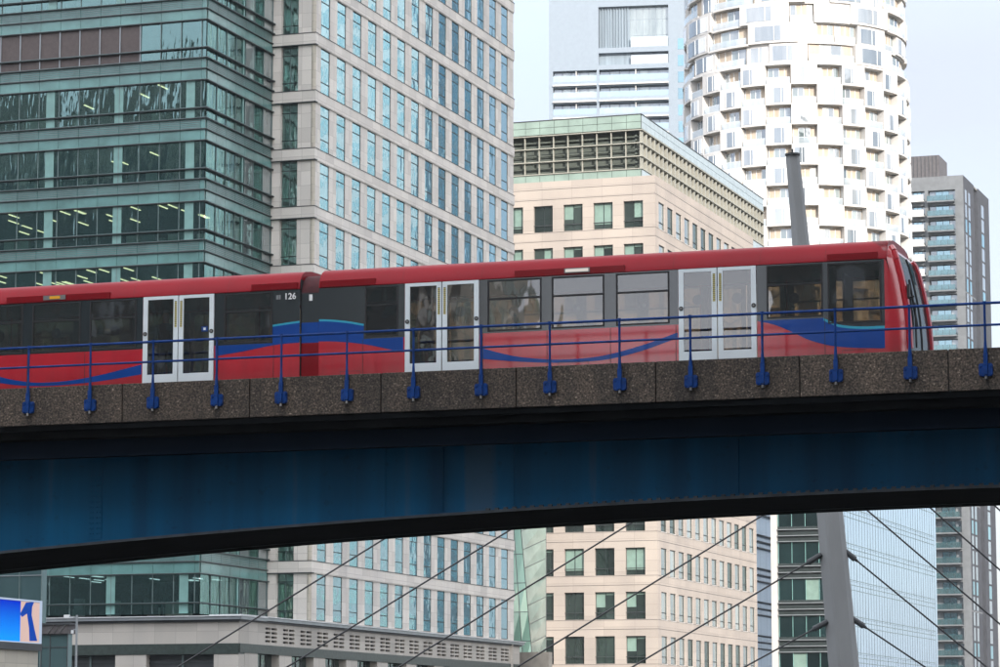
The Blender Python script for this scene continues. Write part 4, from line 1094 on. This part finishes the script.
mb = MB(); mb.box(W(633), W(671), .05, .12, zP(50) + .02, zP(40), 'balustrade'); mb.box(W(633), W(671), .05, .12, zP(67) + .02, zP(58), 'balustrade'); mb.build('balustrade', pt, local=True)
def pbal(w, n_):
    mb = MB(); h = 2.12
    for q in range(n_): mb.poly([(q * w / n_ + .05, 1.2, 0), ((q + 1) * w / n_ - .05, 1.2, 0), ((q + 1) * w / n_ - .05, 1.2, h), (q * w / n_ + .05, 1.2, h)], ['glass_tower', 'glass_pale', 'glass_tower'][q % 3])
    mb.box(.02, w - .02, .05, .10, .01, 1.15, 'balustrade_blue'); mb.box(.02, w - .02, -.45, .04, -.9, -.65, 'white_paint')
    mb.box(w * .52, w * .52 + .15, .12, 1.18, 0, h, 'white_paint')
    return mb
items = []
for zb2, zt_ in fl: items += [(T(W(600.5), 0, zb2), 0), (T(W(553), 0, zb2), 1)]
place(pt, 'balcony', [pbal(W(671.5) - W(600.5), 7), pbal(W(598) - W(553), 5)], items)
for k in range(-1, 26):
    z = zP(46 + 16.45 * (k + 1))
    if z > 3: mb = MB(); mb.box(W(681), W(687), -.03, -.003, z - 1.6, z + .6, 'glass_blue'); mb.build('end_window', pt, local=True)

# ================================================================== MAST AND CABLES
ms = empty('bridge_mast', (-22.3, 103.3, 0), 'tall grey leaning steel mast rising behind the train', 'mast')
DM = 105.0; rv = Vector((math.cos(YAW), math.sin(YAW), 0)); fv = Vector((-math.sin(YAW), math.cos(YAW), 0))
def msec(px, py, wpx):
    c = atD(px, py, DM); w = wpx * DM / F; return [c + rv * (w * a) + fv * (w * b) for a, b in ((-.5, .06), (-.24, -.30), (-.14, -.36), (.28, -.30), (.45, -.12), (.5, .05), (.35, .4), (-.3, .42))]
secs = [msec(792.5, 155.5, 14), msec(801, 243, 17.6), msec(830.3, 515, 26.5), msec(843.5, 660, 30.5), msec(853, 742, 32)]
mb = MB()
for a, b in zip(secs, secs[1:]):
    for j in range(8): mb.poly([b[j], b[(j + 1) % 8], a[(j + 1) % 8], a[j]], 'mast')
mb.poly(secs[0], 'mast'); mb.poly(secs[-1][::-1], 'mast'); mb.build('shaft', ms)
mb = MB(); c = atD(792.5, 154.5, DM); mb.tube(c - Vector((0, 0, .04)), c + Vector((0, 0, .03)), .265, 'dark_metal', 14); mb.tube(c + Vector((0, 0, .03)), c + Vector((0, 0, .2)), .03, 'dark_metal', 8); mb.build('cap', ms)
cables_l = [((797, 283), (384, 539)), ((803, 350), (510, 530)), ((810, 412), (623, 528)), ((815, 483), (760, 517)), ((819, 556), (750, 597)), ((825, 623), (750, 664))]
cables_r = [((826, 352), (994, 505)), ((833, 421), (932.7, 510)), ((840, 487), (868, 511)), ((845, 551), (983, 664)), ((853, 619), (916, 661))]
wh = ['first', 'second', 'third', 'fourth', 'fifth', 'lowest']
for i, (p, q) in enumerate(cables_l + cables_r):
    left = i < 6
    a = Vector((*p, 0)); b = Vector((*q, 0)); d = (b - a); k = (742 - 8 - a.y) / d.y; e = a + d * k
    A, B = atD(a.x, a.y, DM), atD(e.x, e.y, DM)
    nm = ['highest', 'second highest', 'third highest', 'third lowest', 'second lowest', 'lowest'][i] if left else ['highest', 'second highest', 'middle', 'second lowest', 'lowest'][i - 6]
    c = empty('stay_cable', A, f'{nm} of the dark stay cables sloping down {"left" if left else "right"} from the leaning mast', 'cable', 'stay cables of the leaning mast')
    mb = MB(); mb.tube(A, B, .030, 'cable', 8); mb.build('strand', c)
    u = (B - A).normalized(); mb = MB(); mb.tube(A - u * .1, A + u * .45, .095, 'dark_metal', 10, .105); mb.tube(A + u * .452, A + u * .56, .06, 'dark_metal', 10, .045); mb.build('socket', c)

# ================================================================== LOWER LEFT: SCREEN, KIOSK, LAMP POST
XK = -70.0
ya, yb = 127.5, 134.66
bb = empty('screen_kiosk', (XK, yb, 0), 'cream stone kiosk with a bright blue advertising screen in a white frame', 'screen')
mb = MB(); mb.box(XK - 5, XK - .05, ya - 3, yb, 0, 6.05, 'stone_cream'); mb.build('wall', bb)
mb = MB(); mb.box(XK - 5, XK + .12, ya - 3, yb + .1, 6.052, 6.40, 'dark_metal'); mb.box(XK - 5, XK + .02, ya - 3, yb, 6.402, 8.46, 'dark_metal'); mb.build('housing', bb)
ym = onX(19.5, 620, XK).y
mb = MB(); mb.box(XK + .022, XK + .05, ya - 2.8, ym, 6.46, 8.42, 'screen_blue'); mb.build('screen', bb)
mb = MB(); mb.box(XK + .022, XK + .05, ym + .002, yb - .12, 6.46, 8.42, 'screen_beige'); pn = mb.build('screen_panel', bb)
S2 = lambda px, py: onX(px, py, XK + .055)
mb = MB()
pts = [(20, 614), (26, 602.5), (34, 602), (32, 607), (31.5, 615), (34.5, 630), (37, 641), (29.5, 641), (29, 628), (27, 613.5), (22, 617)]
mb.prism([S2(*p) for p in pts[::-1]], (.01, 0, 0), 'screen_navy'); mb.build('letter_shape', bb)
mb = MB()
for y0, y1, z0, z1 in ((ya - 3, yb + .03, 8.44, 8.52), (yb - .075, yb + .03, 6.41, 8.438), (ya - 3, yb - .115, 6.405, 6.455)): mb.box(XK + .024, XK + .12, y0, y1, z0, z1, 'screen_frame')
mb.build('screen_border', bb)
gk = empty('glass_block', (-92, 160, 0), 'plain pale teal glass block standing behind the blue screen', 'building')
Yg = 160.0; xr = onY(42, 585, Yg).x
mb = MB(); zt_ = onY(20, 545, Yg).z; mb.box(xr - 14, xr, Yg, Yg + .6, 0, zt_, 'kiosk_glass'); mb.build('glazing', gk)
mb = MB()
for q in range(10): mb.box(xr - .05 - 1.45 * q, xr - 1.45 * q, Yg - .04, Yg - .002, 0, zt_, 'fin')
for z in (onY(20, 576, Yg).z, onY(20, 560, Yg).z): mb.box(xr - 14, xr, Yg - .05, Yg - .002, z, z + .05, 'lead_grey')
mb.build('mullion', gk)
kk = empty('glass_kiosk', (-91, 172, 0), 'small teal glass pavilion with a brown soffit beside the lamp post', 'pavilion')
Yk = 150.0; a = onY(41, 640, Yk).x; b = onY(70, 640, Yk).x; zt_ = onY(55, 634, Yk).z
mb = MB(); b -= .12; mb.box(a, b, Yk, Yk + .5, 0, zt_, 'kiosk_glass'); mb.build('glazing', kk)
mb = MB()
for t in (0, .33, .97): x = a + (b - a) * t; mb.box(x, x + .05, Yk - .03, Yk - .002, 0, zt_, 'dark_metal')
for z in (zt_ - .75, zt_ - .06): mb.box(a, b, Yk - .04, Yk - .002, z, z + .05, 'dark_metal')
mb.build('frame', kk)
mb = MB(); z2 = onY(55, 625, Yk).z; mb.box(a - .3, b + .25, Yk - .3, Yk + .7, z2, z2 + .10, 'dark_metal'); mb.box(a - .2, b + .15, Yk - .2, Yk + .6, zt_ + .002, z2 - .002, 'brown_metal')
for q in range(3): mb.tube((a + .5 + q * .35, Yk - .22, zt_), (a + .9 + q * .35, Yk - .22, z2), .03, 'steel', 5)
mb.build('canopy', kk)
Yl = 146.0; q = onY(76.5, 640, Yl); zt_ = onY(76.5, 615, Yl).z
lp = empty('lamp_post', (q.x, Yl, 0), 'thin pale grey camera post at bottom left', 'post')
mb = MB(); mb.tube((q.x, Yl, 0), (q.x, Yl, zt_), .075, 'lead_grey', 10, .06); mb.build('shaft', lp)
mb = MB(); mb.tube((q.x, Yl, zt_ - .15), (q.x - .55, Yl, zt_ - .05), .03, 'lead_grey', 6); mb.box(q.x - .75, q.x - .45, Yl - .07, Yl + .07, zt_ - .12, zt_ + .02, 'white_metal'); mb.tube((q.x - .2, Yl, zt_ - .8), (q.x, Yl, zt_ - .75), .03, 'lead_grey', 6); mb.tube((q.x - .25, Yl, zt_ - .98), (q.x - .25, Yl, zt_ - .8), .08, 'white_metal', 10); mb.build('camera', lp)

# ================================================================== UNSEEN TOWERS (added to cast the shade and show in the glass)
SD = Vector((.627, -.78, 0)); PD = Vector((.78, .627, 0))
def offtower(name, corners, h, label, wm='far_tower', pane='glass_dark'):
    o = empty(name, corners[0], label, 'tower')
    mb = MB(); c = [Vector(v) for v in corners]
    mb.prism([v for v in c], (0, 0, h), wm); mb.build('wall', o)
    mb = MB()
    for i in range(4):
        a, b = c[i], c[(i + 1) % 4]; d = (b - a); nn = Vector((d.y, -d.x, 0)).normalized(); L = d.length
        cen = sum(c, Vector()) / 4
        if nn.dot(a - cen) < 0: nn = -nn
        for k in range(int(h / 4)):
            for j in range(int(L / 3)):
                p = a + d * ((j * 3 + .5) / L) + nn * .05; q = a + d * ((j * 3 + 2.6) / L) + nn * .05; z = k * 4 + 1
                mb.poly([(p.x, p.y, z), (q.x, q.y, z), (q.x, q.y, z + 2.4), (p.x, p.y, z + 2.4)], pane if (j * 7 + k * 3) % 5 else 'lead_grey')
    w_ = mb.build('window', o); w_['kind'] = 'stuff'
    return o
P_ = lambda s, t: PD * s + SD * t
offtower('shade_tower', [P_(2, 16), P_(93, 16), P_(93, 50), P_(2, 50)], 190, 'tall unseen tower added right of the viewpoint to shade the bridge and train')
offtower('reflection_tower', [(-140, -110, 0), (-77, -110, 0), (-77, -82, 0), (-140, -82, 0)], 95, 'dark unseen tower added behind the viewpoint to reflect in the train')
offtower('reflection_tower', [(-52, -120, 0), (10, -120, 0), (10, -86, 0), (-52, -86, 0)], 110, 'second dark unseen tower added behind the viewpoint to reflect in the train')
offtower('reflection_tower', [(-290, -130, 0), (-152, -130, 0), (-152, -90, 0), (-290, -90, 0)], 116, 'broad unseen stone tower added behind the viewpoint to reflect in the teal glass', 'stone_cream')
offtower('reflection_tower', [(-300, -84, 0), (-140, -84, 0), (-140, -66, 0), (-300, -66, 0)], 95, 'dark unseen slab added behind the viewpoint to darken reflections in the teal glass')
offtower('reflection_tower', [(-15.5, 400, 0), (22, 400, 0), (22, 425, 0), (-15.5, 425, 0)], 125, 'dark grey unseen tower added beyond the right edge to reflect in the stone office windows', 'lead_grey', 'glass_blue')

hz = MB(); hz.box(-430, 150, -145, 700, -1, 200, 'haze')
m, t, out = nt('haze'); pv = t.nodes.new('ShaderNodeVolumePrincipled'); pv.inputs['Color'].default_value = (.86, .93, 1, 1); pv.inputs['Density'].default_value = .00009; pv.inputs['Anisotropy'].default_value = .2
t.links.new(pv.outputs[0], out.inputs['Volume']); M['haze'] = m
tag(hz.build('haze'), kind='stuff')

# ================================================================== LIGHT
SUN_EL = R(24); az = math.atan2(SD.x, SD.y)       # azimuth clockwise from +Y
W_ = bpy.data.worlds.new('World'); S.world = W_; W_.use_nodes = True
t = W_.node_tree; t.nodes.clear(); o = t.nodes.new('ShaderNodeOutputWorld'); bg = t.nodes.new('ShaderNodeBackground'); sk = t.nodes.new('ShaderNodeTexSky')
sk.sky_type = 'NISHITA'; sk.sun_disc = False; sk.sun_elevation = SUN_EL; sk.sun_rotation = az
sk.air_density = 1.0; sk.dust_density = 2.0; sk.ozone_density = 1.0; sk.altitude = 0
bg.inputs[1].default_value = .15; 
tc = t.nodes.new('ShaderNodeTexCoord'); mp = t.nodes.new('ShaderNodeMapping'); mp.inputs['Scale'].default_value = (1, 1, 3); t.links.new(tc.outputs['Generated'], mp.inputs[0])
nz = t.nodes.new('ShaderNodeTexNoise'); nz.inputs['Scale'].default_value = 2.2; nz.inputs['Detail'].default_value = 6; t.links.new(mp.outputs[0], nz.inputs[0])
rr = t.nodes.new('ShaderNodeMapRange'); rr.inputs[1].default_value = .3; rr.inputs[2].default_value = .7; rr.inputs[3].default_value = .6; rr.inputs[4].default_value = .92; t.links.new(nz.outputs['Fac'], rr.inputs[0])
mv = t.nodes.new('ShaderNodeMixRGB'); 
sz = t.nodes.new('ShaderNodeSeparateXYZ'); t.links.new(tc.outputs['Generated'], sz.inputs[0])
vr = ramp(t, sz.outputs['Z'], .22, .62, (2.10, 2.12, 2.40), (5.0, 5.05, 5.2)); 
sy = t.nodes.new('ShaderNodeMapRange'); sy.interpolation_type = 'SMOOTHSTEP'; sy.inputs[1].default_value = .2; sy.inputs[2].default_value = -.85; sy.inputs[3].default_value = 1.0; sy.inputs[4].default_value = 2.1
t.links.new(sz.outputs['Y'], sy.inputs[0]); vm = t.nodes.new('ShaderNodeVectorMath'); vm.operation = 'SCALE'; t.links.new(vr.outputs['Color'], vm.inputs[0]); t.links.new(sy.outputs[0], vm.inputs['Scale']); t.links.new(vm.outputs[0], mv.inputs[2])
t.links.new(rr.outputs[0], mv.inputs[0]); t.links.new(sk.outputs[0], mv.inputs[1]); t.links.new(mv.outputs[0], bg.inputs[0]); t.links.new(bg.outputs[0], o.inputs[0])
sl = bpy.data.lights.new('sun', 'SUN'); sl.energy = 2.4; sl.angle = R(.8); sl.color = (1, .935, .86)
so_ = bpy.data.objects.new('sun', sl); COL.objects.link(so_)
dirv = Vector((SD.x * math.cos(SUN_EL), SD.y * math.cos(SUN_EL), math.sin(SUN_EL)))
so_.rotation_euler = dirv.to_track_quat('Z', 'Y').to_euler(); so_.location = (60, -80, 120)

# ================================================================== CAMERA
cd = bpy.data.cameras.new('camera'); cam = bpy.data.objects.new('camera', cd); COL.objects.link(cam)
cd.sensor_width = 36; cd.lens = F * 36 / 1000; cd.clip_start = .5; cd.clip_end = 6000
cam.location = (0, 0, CZ); cam.rotation_euler = (R(90) + PIT, 0, YAW); S.camera = cam
S.view_settings.view_transform = 'Standard'; S.view_settings.look = 'None'; S.view_settings.exposure = 1.3; S.view_settings.gamma = 1
S.render.engine = 'CYCLES'
